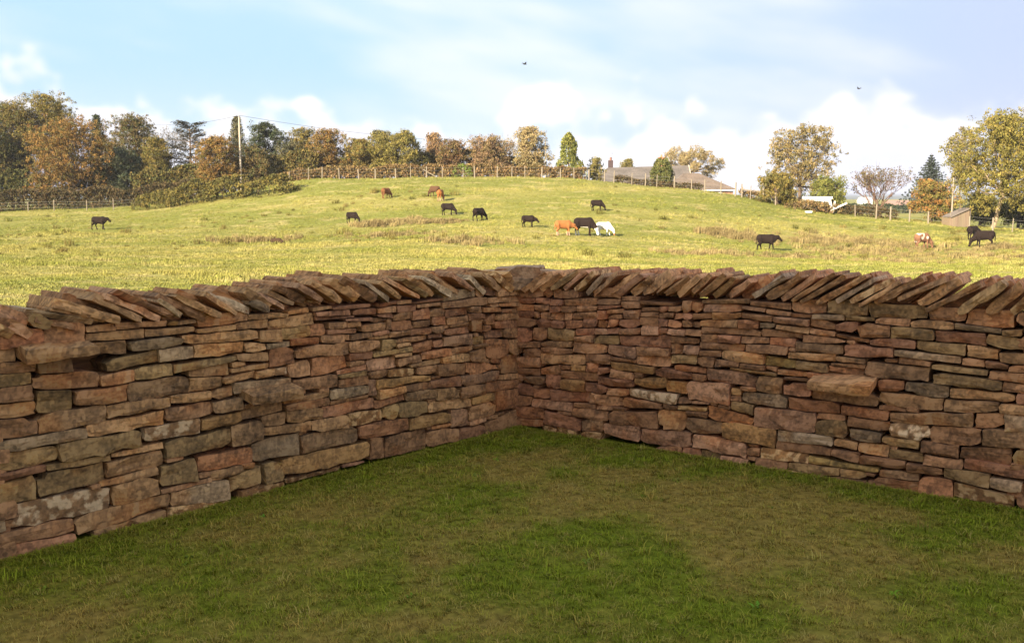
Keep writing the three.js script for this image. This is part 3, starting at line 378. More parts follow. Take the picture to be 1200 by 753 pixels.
function buildWall(side, stones, coping, label, group, seed) {
  const d = side === 'L' ? DL : DR, sx = side === 'L' ? -1 : 1;
  const turn = side === 'L' ? Math.atan2(DL[1], -DL[0]) : Math.atan2(-DR[1], DR[0]);
  const g = thing('drystone_wall', label, 'wall', [C0[0], 0, C0[1]], turn, group);
  const r = rng(seed), ranked = stones.slice().sort((a, b) => (b[1] - b[0]) * (b[2] - b[3]) - (a[1] - a[0]) * (a[2] - a[3])), keep = new Set(ranked.slice(0, 298)), rest = [];
  const quad = (s) => { // face corners in the wall's own frame, clockwise from top left, in metres about the stone's centre
    const u0 = s[0] / 1000, u1 = s[1] / 1000, cu = (u0 + u1) / 2, cy = (s[2] + s[3] + s[4] + s[5]) / 4000, hw = (u1 - u0) / 2 - .0008, y = [s[2], s[4], s[5], s[3]].map((v, i) => v / 1000 - cy + (i < 2 ? -.0008 : .0008));
    return { cx: sx * cu, cy, q: sx > 0 ? [[-hw, y[0]], [hw, y[1]], [hw, y[2]], [-hw, y[3]]] : [[-hw, y[1]], [hw, y[0]], [hw, y[3]], [-hw, y[2]]] };
  };
  stones.forEach((s, i) => {
    if (s[0] < 40) s = [-60, ...s.slice(1)]; const { cx, cy, q } = quad(s), juts = s[7] === 1, hole = s[7] === 2;
    if (hole) return; const z = juts ? (sx < 0 ? .10 : .12) : (r() - .5) * .022, geo = stoneGeo(q, juts ? .3 : .2 + r() * .05, seed * 1000 + i), m = stoneMats[s[6]][Math.floor(r() * 3)];
    if (keep.has(stones[i])) { const o = part('stone', geo, m, g); o.position.set(cx, cy, z); if (juts) o.rotation.x = sx < 0 ? .17 : .22; if (juts) o.userData.label = 'slab jutting out of the wall face'; }
    else { geo.translate(cx, cy, z); rest.push(geo); }
  });
  // the run beyond the measured stretch, and the field side: coursed rubble joined into one part
  const course = (uA, uB, zf, flip) => {
    let y = -.02; while (y < .965) {
      const h = Math.min(.04 + r() * .06 * (1.3 - y * .6), .99 - y); let u = uA - r() * .1;
      while (u < uB) { const w = .1 + r() * .26, hw = w / 2 - .004, hh = h / 2 - .004; const geo = stoneGeo([[-hw, hh], [hw, hh], [hw, -hh], [-hw, -hh]], .12, Math.floor(r() * 1e6)); if (flip) geo.rotateY(Math.PI); geo.translate(sx * (u + w / 2), y + h / 2, zf + (r() - .5) * .03); rest.push(geo); u += w; }
      y += h;
    }
  };
  course(COURSE_END[side] + .04, RUN, 0, false);
  course(-.42, RUN, -.46, true);
  const rm = part('rubble', mergeGeometries(rest), stoneMats[0][0], g); rm.userData.kind = 'stuff';
  part('hearting', boxG(RUN + .38, .95, .2, sx * (RUN - .38) / 2, .465, -.285), stoneMats[0][0], g);
  // coping: thin slabs set on edge, all leaning away from the corner
  const slab = (ub, vb, ut, vt, th, name, dz, depth, si, m) => {
    const x0 = sx * ub, x1 = sx * ut, L = Math.hypot(x1 - x0, vt - vb), a = Math.atan2(vt - vb, x1 - x0), hw = L / 2, hh = th / 2, t = rng(si)() * .3;
    const geo = stoneGeo([[-hw, hh * (1 - t)], [hw, hh], [hw, -hh * (1 - t * .6)], [-hw, -hh]], depth, si, 1.7); geo.rotateZ(a);
    if (name) { const o = part(name, geo, m, g); o.position.set((x0 + x1) / 2, (vb + vt) / 2, dz); return o; }
    geo.translate((x0 + x1) / 2, (vb + vt) / 2, dz); rest2.push(geo);
  };
  const rest2 = [], cm = [1, 1, 2, 0, 8, 5, 1, 9, 1, 13];
  coping.forEach((c, i) => {
    const [ub, vb, ut, vt, th] = c.map((v) => v / 1000);
    slab(ub, vb, ut, vt - .018 - r() * .012, th * 1.02, 'coping_stone', .005 + r() * .03, .25 + r() * .06, seed * 77 + i, stoneMats[cm[Math.floor(r() * cm.length)]][Math.floor(r() * 3)]);
    const n = coping[i + 1]; if (n && Math.abs(n[0] / 1000 - ub) > .105) slab(lerp(ub, n[0] / 1000, .4), .985, lerp(ut, n[2] / 1000, .4), lerp(vt, n[3] / 1000, .4) - .03, .07, null, -.08, .24, seed * 171 + i); if (n && Math.abs(n[0] / 1000 - ub) > .085) slab(lerp(ub, n[0] / 1000, .7), .985, lerp(ut, n[2] / 1000, .7), lerp(vt, n[3] / 1000, .7) - .02, .05, null, -.12 - r() * .04, .26, seed * 131 + i); if (n) slab((ub + n[0] / 1000) / 2, .985, (ut + n[2] / 1000) / 2, (vt + n[3] / 1000) / 2 - .035 - r() * .03, .026 + r() * .014, 'coping_stone', -.06 - r() * .05, .22, seed * 99 + i, stoneMats[cm[Math.floor(r() * cm.length)]][Math.floor(r() * 3)]);
  });
  const us = coping.map((c) => c[0] / 1000); let u = Math.max(...us) + .09;
  while (u < RUN) { slab(u, .99, u + .2 + r() * .06, 1.13 + r() * .03, .045 + r() * .015, null, .01, .36, Math.floor(r() * 1e6)); u += .075 + r() * .03; }
  const cr = part('coping_rubble', mergeGeometries(rest2), stoneMats[0][1], g); cr.userData.kind = 'stuff';
  if (side === 'R') { // flat slabs closing the outer corner behind the coping
    for (const [x, y, z, w, h, dp, a] of [[-.08, 1.075, -.24, .36, .04, .22, .04], [.16, 1.065, -.26, .24, .035, .2, -.05], [-.12, 1.045, -.12, .30, .07, .26, .03], [-.02, 1.00, -.06, .34, .08, .3, 0], [.05, 1.055, -.10, .22, .12, .2, .05]]) { const o = part('capping_slab', stoneGeo([[-w / 2, h / 2], [w / 2, h / 2], [w / 2, -h / 2], [-w / 2, -h / 2]], dp, 4242 + Math.floor(x * 100)), stoneMats[5][0], g); o.position.set(x, y, z + dp / 2); o.rotation.set(0, .6, a); }
  }
  return g;
}
buildWall('L', WALL_L, [...COPING_L, [3230, 990, 3400, 1128, 40], [3310, 990, 3480, 1135, 44], [3390, 990, 3560, 1132, 46]], 'low dry stone garden wall with tan and olive stones and a dark hole under a jutting slab', 'two runs of the garden wall meeting in a corner', 21);
stoneMats = stoneSet([.315, .170, .098], [1.72, 1.50, 1.17]); // the pinker run
buildWall('R', WALL_R, COPING_R, 'low dry stone garden wall with pinkish brown stones and one broad pale slab jutting out', 'two runs of the garden wall meeting in a corner', 22);
// ------------------------------------------------------------------ trees and bushes
const leafMat = matte({ vertexColors: true });
const barkMat = new THREE.MeshStandardMaterial({ vertexColors: true, roughness: 1 });
const LEAF = { // two or three tones of each foliage
  darkolive: [[.08, .078, .024], [.058, .064, .024], [.10, .086, .028]], brownolive: [[.135, .108, .034], [.095, .094, .032], [.16, .115, .036]], yellowolive: [[.165, .13, .034], [.125, .112, .032], [.21, .155, .042]],
  darkgreen: [[.05, .066, .03], [.035, .045, .024], [.075, .078, .034]], orange: [[.205, .112, .034], [.16, .10, .032], [.22, .135, .042], [.12, .10, .034]], brown: [[.14, .098, .038], [.11, .09, .036], [.16, .115, .042], [.095, .098, .036]],
  bluegreen: [[.085, .10, .055], [.06, .075, .045], [.11, .115, .055]], palegrey: [[.23, .19, .14], [.17, .15, .12]], pine: [[.075, .065, .032], [.05, .05, .028], [.13, .10, .045]], greygreen: [[.11, .105, .055], [.08, .08, .045], [.15, .13, .06]],
  gold: [[.21, .145, .04], [.165, .13, .04], [.23, .17, .05], [.13, .12, .036]], olivelight: [[.18, .15, .04], [.14, .125, .036], [.22, .175, .05]], palebrown: [[.27, .17, .08], [.22, .14, .07]], redbrown: [[.19, .11, .052], [.15, .095, .046], [.15, .115, .045]], pinkbrown: [[.22, .138, .075], [.18, .118, .062], [.24, .165, .08], [.17, .13, .055]],
  paletan: [[.29, .215, .095], [.24, .175, .08], [.31, .25, .12]], conegreen: [[.17, .175, .04], [.12, .13, .034], [.23, .22, .055]], tanolive: [[.205, .155, .06], [.155, .125, .048], [.25, .185, .08]], freshgreen: [[.135, .14, .034], [.10, .112, .03], [.175, .165, .042]],
  redtwig: [[.13, .088, .048], [.105, .078, .042], [.12, .10, .045]], spruce: [[.055, .065, .05], [.04, .05, .04]], orangegreen: [[.20, .145, .04], [.26, .13, .04], [.13, .12, .034]], yellowgreen: [[.175, .148, .034], [.14, .125, .032], [.215, .17, .042]],
  hedge: [[.085, .062, .028], [.066, .058, .026], [.10, .068, .032]], gorse: [[.12, .10, .028], [.085, .08, .025], [.16, .125, .032]], weeds: [[.20, .12, .055], [.16, .105, .045], [.22, .15, .06], [.13, .10, .04]], dome: [[.16, .19, .04], [.12, .16, .035]], cypress: [[.10, .105, .032], [.075, .085, .028], [.14, .13, .04]] };
const jit = (c, r, a = .3) => { const f = 1 - a / 2 + r() * a; return [c[0] * f, c[1] * f * (.96 + r() * .08), c[2] * f]; };
function clumpLeaves(s, r, x, y, z, rad, n, size, pal, sq = .75, flat = 0) {
  const base = jit(pal[Math.floor(r() * pal.length)], r, .26);
  for (let k = 0; k < n; k++) { const u = r() * 2 - 1, a = r() * 6.2832, q = Math.cbrt(r()) * rad, w = Math.sqrt(1 - u * u); s.leaf(x + q * w * Math.cos(a), y + q * u * sq, z + q * w * Math.sin(a), size * (.5 + r() * r() * 1.4), r, jit(base, r, .14), flat); }
}
function limbs(s, r, a, b, r0, r1, col, sides = 5, wob = .12) {
  const n = 4, pts = [], rad = [], L = a.distanceTo(b);
  for (let k = 0; k <= n; k++) { const t = k / n, p = a.clone().lerp(b, t); if (k && k < n) p.add(V((r() - .5) * L * wob, (r() - .5) * L * wob * .4, (r() - .5) * L * wob)); pts.push(p); rad.push(lerp(r0, r1, t)); }
  s.tube(pts, rad, sides, col);
}
function twigs(s, r, a, dir, len, rad, depth, col, tips) {
  const b = a.clone().add(dir.clone().multiplyScalar(len)); limbs(s, r, a, b, rad, rad * .6, col, depth > 2 ? 4 : 3, .2); tips.push(b);
  if (!depth) return; const n = 2 + Math.floor(r() * 2.4);
  for (let k = 0; k < n; k++) { const d = dir.clone().add(V((r() - .5) * 1.5, (r() - .2) * .8, (r() - .5) * 1.5)).normalize(); twigs(s, r, a.clone().lerp(b, .55 + r() * .45), d, len * (.6 + r() * .25), rad * .6, depth - 1, col, tips); }
}
function makeTree(kind, x, z, top, bottom, rad, colour, label, group, seed) {
  const gy = ground(x, z), r = rng(seed * 7919 + 13), tree = thing(kind === 'bush' ? 'bush' : kind === 'cone' || kind === 'spire' || kind === 'spruce' || kind === 'pine' || kind === 'cypress' ? 'conifer_tree' : 'broadleaf_tree', label, kind === 'bush' ? 'bush' : 'tree', [x, gy, z], 0, group);
  const T = top - gy, B = Math.max(bottom - gy, .1), pal = LEAF[colour], wood = new Soup(), leaf = new Soup(), barkc = colour === 'yellowgreen' ? [.30, .22, .13] : [.13, .09, .06];
  const mid = (T + B) / 2, hh = (T - B) / 2;
  if (kind === 'broad' || kind === 'sparse' || kind === 'bush') {
    const loose = kind === 'sparse', lobes = []; const nl = loose ? 14 : 12 + Math.floor(rad * 1.5);
    for (let k = 0; k < nl; k++) { // lobes stacked inside an egg
      const t = (k + r() * .8) / nl, yy = lerp(-.8, .84, t), ring = Math.sqrt(Math.max(.05, 1 - yy * yy * (yy > 0 ? 1 : .6))), a = k * 2.4 + r() * .8, q = ring * (.25 + r() * .5);
      lobes.push([Math.cos(a) * q * rad, mid + yy * hh, Math.sin(a) * q * rad, Math.min(rad, hh) * (.30 + r() * .22)]);
    }
    lobes.push([(r() - .5) * rad * .3, T - rad * .26, (r() - .5) * rad * .3, Math.min(rad, hh) * .3], [0, mid, 0, Math.min(rad, hh) * .55]);
    for (const l of lobes) { l[1] = clamp(l[1], B + l[3] * .6, T - l[3] * .95); const q = Math.hypot(l[0], l[2]), lim = Math.max(.05, rad - l[3] * .85); if (q > lim) { l[0] *= lim / q; l[2] *= lim / q; } }
    const leanx = colour === 'yellowgreen' ? -.9 : (r() - .5) * .3, foot = V(leanx, -.1, 0), fork = V(0, Math.max(B + hh * .35, .3), 0), tr = clamp(rad * .07, .08, .24);
    limbs(wood, r, foot, fork, tr, tr * .75, barkc, 7, .05);
    for (const l of lobes) { limbs(wood, r, fork.clone().lerp(foot, r() * .15), V(l[0], l[1], l[2]), tr * .5, .03, barkc, 4, .15); }
    const size = loose ? .088 : .09, area = rad * (T - B) * (loose ? 300 : 470), per = 30, ncl = Math.floor(clamp(area * 3.0 / per, 80, 2600));
    for (let k = 0; k < ncl; k++) { const l = lobes[Math.floor(r() * lobes.length)], u = r() * 2 - 1, a = r() * 6.2832, w = Math.sqrt(1 - u * u), q = l[3] * (.55 + r() * .6 + (r() < .12 ? r() * .18 : 0)); clumpLeaves(leaf, r, l[0] + q * w * Math.cos(a), Math.max(.1, l[1] + q * u * .9), l[2] + q * w * Math.sin(a), .20 + r() * .28, per, size, pal); }
    if (loose || r() < .4) { const tips = []; for (let k = 0; k < (loose ? 16 : 7); k++) { const l = lobes[Math.floor(r() * lobes.length)]; twigs(wood, r, V(l[0], l[1], l[2]), V(l[0] * .6 / rad, .5 + r() * .5, l[2] * .6 / rad).normalize(), l[3] * .42, .03, 2, barkc, tips); } for (const t of tips) if (Math.hypot(Math.hypot(t.x, t.z) / rad, (t.y - mid) / hh) < 1) clumpLeaves(leaf, r, t.x, t.y, t.z, .2, 5, size, pal); }
  } else if (kind === 'bare') {
    const tips = [], n = 6; limbs(wood, r, V(0, -.1, 0), V(0, B + .3, 0), .12, .09, barkc, 6, .05);
    const c2 = colour === 'redtwig' ? [.15, .085, .06] : [.22, .18, .14];
    for (let k = 0; k < n * 2; k++) { const a = k / n * 6.2832 + r(), sp = k < n ? .75 : .35; twigs(wood, r, V(0, B + r() * hh * .3, 0), V(Math.cos(a) * sp * rad / hh, .8, Math.sin(a) * sp * rad / hh).normalize(), hh * .85, .06, 3, c2, tips); }
    for (const t of tips) if (t.y < T + .2) clumpLeaves(leaf, r, t.x, t.y, t.z, .25, colour === 'redtwig' ? 9 : 4, .09, pal);
  } else if (kind === 'cone' || kind === 'cypress') {
    limbs(wood, r, V(0, -.1, 0), V(0, T * .9, 0), .16, .03, barkc, 6, .02);
    const n = kind === 'cone' ? 620 : 560;
    for (let k = 0; k < n; k++) { const t = Math.pow(r(), .8), y = lerp(B, T, t), pr = kind === 'cone' ? Math.pow(1 - t, .62) * (.92 + .16 * Math.sin(t * 9)) : Math.pow(Math.max(0, 1 - Math.pow(Math.abs(t - .42) / .6, 2.6)), .5), a = r() * 6.2832, q = rad * pr * (.7 + r() * .34) * (1 + (noise3(Math.cos(a) * 2, y * 1.3, Math.sin(a) * 2 + seed) - .5) * .35); clumpLeaves(leaf, r, Math.cos(a) * q, y, Math.sin(a) * q, .24, 15, .13, pal, 1.1); }
  } else if (kind === 'spire' || kind === 'spruce') {
    limbs(wood, r, V(0, -.1, 0), V(0, T, 0), .2, .03, barkc, 6, .01);
    const lev = Math.round((T - B) / (kind === 'spruce' ? .27 : .30));
    for (let l = 0; l < lev; l++) { const t = l / lev, y = lerp(B, T - .1, t), R = rad * (kind === 'spruce' ? (1 - t) * 1.75 : Math.pow(1 - t, .55)) + (kind === 'spruce' ? .04 : .12), nb = 5 + Math.floor(R * 4); for (let k = 0; k < nb; k++) { const a = k / nb * 6.2832 + l * 1.7 + r() * .5, len = R * (.72 + r() * .4); for (let q = .2; q <= 1; q += .2) clumpLeaves(leaf, r, Math.cos(a) * len * q, y - q * len * .22 + (q > .85 ? .1 : 0), Math.sin(a) * len * q, (kind === 'spruce' ? Math.min(.15, R * .22) : .24 + (1 - q) * .12), kind === 'spruce' ? 16 : 11, kind === 'spruce' ? .085 : .10, pal, .8, 0); } }
  } else if (kind === 'pine') {
    limbs(wood, r, V(0, -.1, 0), V(0, T - .4, 0), .22, .06, barkc, 7, .02);
    for (let l = 0; l < 17; l++) { const t = l / 16, y = lerp(B + 1.2, T - .2, t), nb = 6 + Math.floor(r() * 4); for (let k = 0; k < nb; k++) { const a = r() * 6.2832, len = rad * (.6 + r() * .7) * (t > .85 ? .6 : 1) * (t < .3 ? .8 : 1), e = V(Math.cos(a) * len, y + .15 + r() * .3, Math.sin(a) * len); limbs(wood, r, V(0, y - .25, 0), e, .05, .02, barkc, 3, .1); for (let q = .45; q <= 1.02; q += .18) clumpLeaves(leaf, r, e.x * q, lerp(y - .1, e.y, q) + .1, e.z * q, .48, 34, .11, pal, .42, 1); } }
  }
  part('trunk', wood.geo(), barkMat, tree); part('crown', leaf.geo(false), leafMat, tree).geometry.computeVertexNormals();
  return tree;
}
const TREES = [
  ['broad', -72.6, -136.0, 11.98, 1.97, 4.73, 'darkolive', 'olive brown broadleaf tree at the dark end of the wood beside the hedge'],
  ['broad', -69.6, -138.0, 14.10, 1.97, 3.24, 'brownolive', 'brown and olive tree behind the dark hedge end of the wood'],
  ['broad', -65.9, -140.0, 15.68, 4.96, 3.77, 'yellowolive', 'tallest olive yellow tree rising above the wood'],
  ['spire', -68.1, -150.0, 15.44, 5.20, 1.17, 'darkgreen', 'dark conifer tip poking up behind the tallest olive tree'],
  ['broad', -56.6, -128.0, 11.37, 1.84, 5.23, 'orange', 'big round orange brown tree filling the front of the wood'],
  ['spire', -58.7, -141.0, 12.84, 3.18, 1.84, 'darkgreen', 'dark evergreen standing between orange tree and brown treetops'],
  ['broad', -53.8, -140.0, 12.64, 4.37, 2.92, 'brown', 'rusty brown treetop rising behind the green shrub in the wood'],
  ['broad', -51.0, -130.0, 7.59, 1.84, 2.15, 'bluegreen', 'low blue green tree at the front of the wood'],
  ['bare', -50.4, -146.0, 11.28, 4.49, 2.16, 'palegrey', 'pale almost leafless tree between the wood and the pine'],
  ['broad', -46.7, -131.0, 8.96, 1.62, 2.16, 'yellowolive', 'yellow olive tree at the open edge of the wood'],
  ['pine', -43.0, -133.0, 10.86, 1.62, 2.43, 'pine', 'dark pine with flat layered branches left of the wooden pole'],
  ['broad', -36.9, -124.0, 8.78, 3.31, 2.59, 'orange', 'orange brown round tree just beside the wooden utility pole'],
  ['spire', -38.1, -138.0, 12.37, 4.33, 1.68, 'greygreen', 'grey green conifer behind the wooden utility pole'],
  ['broad', -32.6, -126.0, 7.62, 3.23, 1.86, 'brown', 'small brown tree at the foot of the wooden utility pole'],
  ['broad', -33.0, -134.0, 11.04, 3.45, 2.33, 'darkgreen', 'dark green tree just past the wooden utility pole'],
  ['broad', -29.4, -132.0, 8.35, 3.65, 1.61, 'greygreen', 'dusky green tree beside the dark tree and the yellow one'],
  ['broad', -28.6, -136.0, 10.50, 4.29, 2.13, 'yellowolive', 'yellow olive tree with bare limbs in the hilltop row'],
  ['broad', -24.1, -130.0, 9.89, 3.84, 2.15, 'orange', 'orange brown tree in the hilltop row behind the fence'],
  ['broad', -20.0, -131.0, 8.85, 3.85, 2.62, 'gold', 'golden orange tree beside the big olive tree of the hilltop row'],
  ['broad', -18.4, -140.0, 10.41, 4.37, 1.70, 'greygreen', 'dull green tree behind the big olive tree of the hilltop row'],
  ['broad', -14.9, -130.0, 9.78, 3.73, 3.50, 'olivelight', 'broad olive green tree, biggest crown of the hilltop row'],
  ['broad', -10.7, -136.0, 9.81, 3.94, 1.42, 'palebrown', 'slim pale brown tree beside the big olive tree'],
  ['broad', -7.9, -132.0, 8.68, 3.76, 1.72, 'redbrown', 'small red brown tree in the hilltop row'],
  ['broad', -2.9, -131.0, 9.18, 3.63, 3.19, 'pinkbrown', 'wide pinkish brown tree with fine twigs in the hilltop row'],
  ['bare', -0.2, -138.0, 9.59, 4.33, 1.68, 'paletan', 'thin pale tree between pinkish brown tree and tall tan tree'],
  ['broad', 2.4, -132.0, 10.46, 3.76, 2.07, 'paletan', 'tall tan yellow tree standing nearest the green conifer'],
  ['cone', 7.2, -126.0, 9.00, 3.34, 2.08, 'conegreen', 'yellow green conical conifer near the bungalow'],
  ['broad', 10.7, -128.0, 6.09, 3.26, 1.22, 'olivelight', 'small yellow green bush between conifer and bungalow'],
  ['broad', 22.0, -190.0, 8.26, 5.35, 1.49, 'olivelight', 'small rounded treetop showing above the bungalow ridge'],
  ['sparse', 30.7, -172.0, 9.81, 4.71, 6.43, 'paletan', 'wide feathery tan tree behind the bungalow'],
  ['sparse', 32.6, -112.0, 9.21, 1.23, 4.38, 'tanolive', 'large loose olive tan tree beside the white trailer'],
  ['broad', 28.4, -106.0, 3.87, -0.02, 3.13, 'yellowolive', 'yellow olive bush under the large loose tree'],
  ['broad', 34.3, -107.0, 3.44, -0.13, 2.42, 'freshgreen', 'fresh green bush beside the white trailer'],
  ['bare', 40.0, -108.0, 4.38, -0.61, 2.35, 'redtwig', 'leafless reddish twiggy shrub beside the field gap'],
  ['spruce', 52.8, -125.0, 6.62, 0.87, 1.96, 'spruce', 'dark blue green spruce rising behind the orange bush'],
  ['broad', 44.3, -104.0, 3.04, -0.97, 2.44, 'orangegreen', 'round orange topped bush in front of the spruce'],
  ['sparse', 53.5, -118.0, 9.22, 1.92, 1.54, 'palegrey', 'thin grey tree beside the large yellow green tree'],
  ['broad', 49.2, -99.0, 9.66, 0.34, 5.34, 'yellowgreen', 'large yellow green tree with a pale leaning trunk'],
  ['broad', 51.4, -108.0, 1.61, -1.54, 2.44, 'darkolive', 'dark bush in the shade behind the large yellow green tree'],
  ['broad', 55.0, -107.0, 1.25, -1.69, 2.61, 'darkolive', 'dark bush behind the leaning pale trunk'],
  ['broad', 62.3, -112.0, 8.08, -1.65, 3.90, 'yellowolive', 'olive tree past the large yellow green tree'],
];
TREES.forEach((t, i) => { const bush = t[0] === 'broad' && /\bbush\b/.test(t[7]); makeTree(bush ? 'bush' : t[0], t[1], t[2], t[3] + .2, i < 16 ? t[4] - 1 : t[4], t[5] * (i < 27 && t[0] === 'broad' ? 1.36 : 1.1), t[6], t[7], i < 27 ? 'trees along the top of the field' : 'trees and bushes along the field edge by the houses', i + 1); });
makeTree('cypress', 18.8, -124, 5.95, 2.2, 1.25, 'cypress', 'dark green rounded cypress in front of the bungalow roof', 'trees and bushes along the field edge by the houses', 71);
// domes of foliage down to the ground: gorse, clipped dome, hedges, weeds
function mound(name, label, category, x, z, top, rx, rz, colour, group, seed, leafSize = .13, turn = 0) {
  const gy = ground(x, z), r = rng(seed * 31 + 5), h = top - gy, o = thing(name, label, category, [x, gy, z], turn, group), s = new Soup(), w = new Soup(), pal = LEAF[colour], c = Math.cos(turn), sn = Math.sin(turn);
  const n = Math.floor(clamp((rx * rz * 2 + rx * h * 34 + rz * h * 14) * (rx > 4 * rz ? 2 : 1.2), 90, 3600));
  for (let k = 0; k < n; k++) {
    const a = r() * 6.2832, u = Math.pow(r(), .7), box = rx > 4 * rz, q = box ? 1 : Math.sqrt(Math.max(0, 1 - u * u));
    let px, pz, py = u * h;
    if (box) { px = (r() * 2 - 1) * rx; pz = (r() < .6 ? 1 : r() * 2 - 1) * rz * (.8 + r() * .3); py *= .78 + .34 * noise3(px * .8 + seed, 1, 2); if (r() < .3) py = h * (.75 + .34 * noise3(px * .8 + seed, 1, 2)); }
    else { const b = 1 + (noise3(Math.cos(a) * 1.8 + seed, u * 2.5, Math.sin(a) * 1.8) - .5) * .5; px = Math.cos(a) * q * rx * b * (.85 + r() * .2); pz = Math.sin(a) * q * rz * b * (.85 + r() * .2); py *= b; }
    const wx = x + px * c + pz * sn, wz = z - px * sn + pz * c; py += ground(wx, wz) - gy;
    clumpLeaves(s, r, px, py, pz, .2 + r() * .24, 18, leafSize * .85, pal);
  }
  for (let k = 0; k < clamp(rx * 1.5, 4, 12); k++) { w.p = []; w.c = []; w.i = []; const px = (r() * 2 - 1) * rx * .8, pz = (r() * 2 - 1) * rz * .6, wx = x + px * c + pz * sn, wz = z - px * sn + pz * c, y = ground(wx, wz) - gy; limbs(w, r, V(px, y - .1, pz), V(px + (r() - .5) * .4, y + h * .75, pz + (r() - .5) * .4), .04, .015, [.11, .075, .05], 4); part('stem', w.geo(), barkMat, o); }
  part('foliage', s.geo(), leafMat, o); return o;
}
const GORSE = 'gorse bushes below the wooden pole';
mound('gorse_bush', 'low olive gorse bush at the open end of the dark hedge', 'bush', -39.8, -112, 2.0, 2.9, 2.2, 'gorse', GORSE, 1);
mound('gorse_bush', 'dark olive gorse bush between the hedge end and the wooden pole', 'bush', -36.1, -111.2, 3.0, 3.0, 2.2, 'gorse', GORSE, 2);
mound('gorse_bush', 'tall olive gorse bush right below the wooden pole', 'bush', -31.9, -110.6, 3.45, 2.9, 2.2, 'gorse', GORSE, 3);
mound('gorse_bush', 'broad rounded gorse bush standing out on the hillside grass', 'bush', -26.9, -109.5, 3.4, 3.3, 2.3, 'gorse', GORSE, 4);
mound('clipped_bush', 'bright green dome shaped bush behind the hilltop fence', 'bush', -6.1, -122, 5.3, 1.35, 1.2, 'dome', null, 5, .1);
mound('hedge', 'long dark brown hedge under the wood behind the low field corner', 'hedge', -57, -121, 2.1, 19, 1.3, 'hedge', null, 6, .13);
mound('thicket', 'dark shrubby undergrowth filling the foot of the wood', 'thicket', -62, -131, 4.6, 19, 1.6, 'darkolive', null, 14, .16);
mound('thicket', 'brownish undergrowth behind the gorse and the wooden pole', 'thicket', -37, -129, 5.6, 12, 1.4, 'brownolive', null, 15, .15);
mound('thicket', 'dusky undergrowth beneath the hilltop row of trees', 'thicket', -14, -134, 7.0, 18, 1.4, 'brown', null, 16, .15);
mound('hedge', 'brown bramble hedge behind the hilltop fence posts', 'hedge', -10, -123, 5.15, 19, .9, 'weeds', null, 7, .14);
mound('hedge', 'low brown hedge in front of the bungalow', 'hedge', 17.5, -117.5, 3.1, 5.2, .8, 'hedge', null, 8, .12, -.35);
mound('bramble_patch', 'rusty brown bramble patch in front of the white trailer', 'brambles', 31.4, -102.6, .85, 2.8, .9, 'weeds', null, 9, .12);
mound('hedge', 'low reddish hedge between trailer and twiggy shrub', 'hedge', 36.2, -103.2, .35, 3.9, .55, 'hedge', null, 10, .12, -.2);
mound('hedge', 'brown hedge behind the fence below the bungalow wall', 'hedge', 28.5, -107.5, 1.5, 3.6, .6, 'weeds', null, 12, .12, -.35);
mound('hedge', 'far dark hedge line across the plain behind the field gap', 'hedge', 100, -260, -1.2, 60, 2, 'darkgreen', null, 13, .5);
// ------------------------------------------------------------------ fences
const postMat = mat([.21, .17, .12], .95), wireMat = mat([.25, .24, .22], .6, { metalness: .5 });
function fence(label, pts, spacing, hgt, seed, name = 'post_and_wire_fence') {
  const [x0, z0] = pts[0], gy = ground(x0, z0), f = thing(name, label, 'fence', [x0, gy, z0], 0, 'post and wire fences round the field'), r = rng(seed), tops = [];
  for (let k = 0; k < pts.length - 1; k++) { const [ax, az] = pts[k], [bx, bz] = pts[k + 1], L = Math.hypot(bx - ax, bz - az), n = Math.max(1, Math.round(L / spacing)); for (let i = 0; i < n + (k === pts.length - 2 ? 1 : 0); i++) { const t = (i + (i && i < n ? (r() - .5) * .5 : 0)) / n; tops.push([lerp(ax, bx, t), lerp(az, bz, t)]); } }
  const wires = [[], [], []];
  for (const [x, z] of tops) {
    const y = ground(x, z) - gy, h = hgt * (.88 + r() * .26), w = .07 + r() * .06, g = new THREE.CylinderGeometry(w * .62, w * .7, h + .3, 7); const p = part('post', g, postMat, f);
    p.position.set(x - x0, y + h / 2 - .15, z - z0); p.rotation.set((r() - .5) * .1, r() * 6, (r() - .5) * .12);
    [.35, .68, .95].forEach((q, i) => wires[i].push(V(x - x0, y + hgt * q * .95, z - z0 + .06)));
  }
  for (const w of wires) part('wire', new THREE.TubeGeometry(new THREE.CatmullRomCurve3(w), w.length * 4, .006, 4), wireMat, f);
  return f;
}
fence('weathered post and wire fence in front of the dark hedge', [[-67.3, -118], [-54.5, -117.5], [-44, -115]], 3.1, 1.2, 1);
const crest = fence('pale post and wire fence along the crown of the hill', [[-26.6, -118.3], [-16.4, -119], [0, -119], [9.1, -117.2]], 2.0, 1.3, 2);
{ const b = part('brace', new THREE.CylinderGeometry(.06, .06, 1.9, 6), postMat, crest), y = ground(-10, -119) - ground(-26.6, -118.3); b.position.set(-9.9 + 26.6, y + .55, -.75); b.rotation.z = 1.05; }
fence('stout wooden post fence running down past the bungalow', [[9.1, -117], [13.8, -114], [18.2, -111], [22.6, -107], [25.4, -105.3], [27.8, -104.2]], 2.1, 1.35, 3);
fence('post fence beside the twiggy shrub and the orange bush', [[35.3, -101.5], [38, -99], [39.6, -98.2], [43.4, -97.5]], 2.2, 1.3, 4);
fence('post fence in front of the pale leaning trunk', [[44.2, -95.2], [47.8, -94], [51.5, -92.4]], 2.3, 1.25, 5);
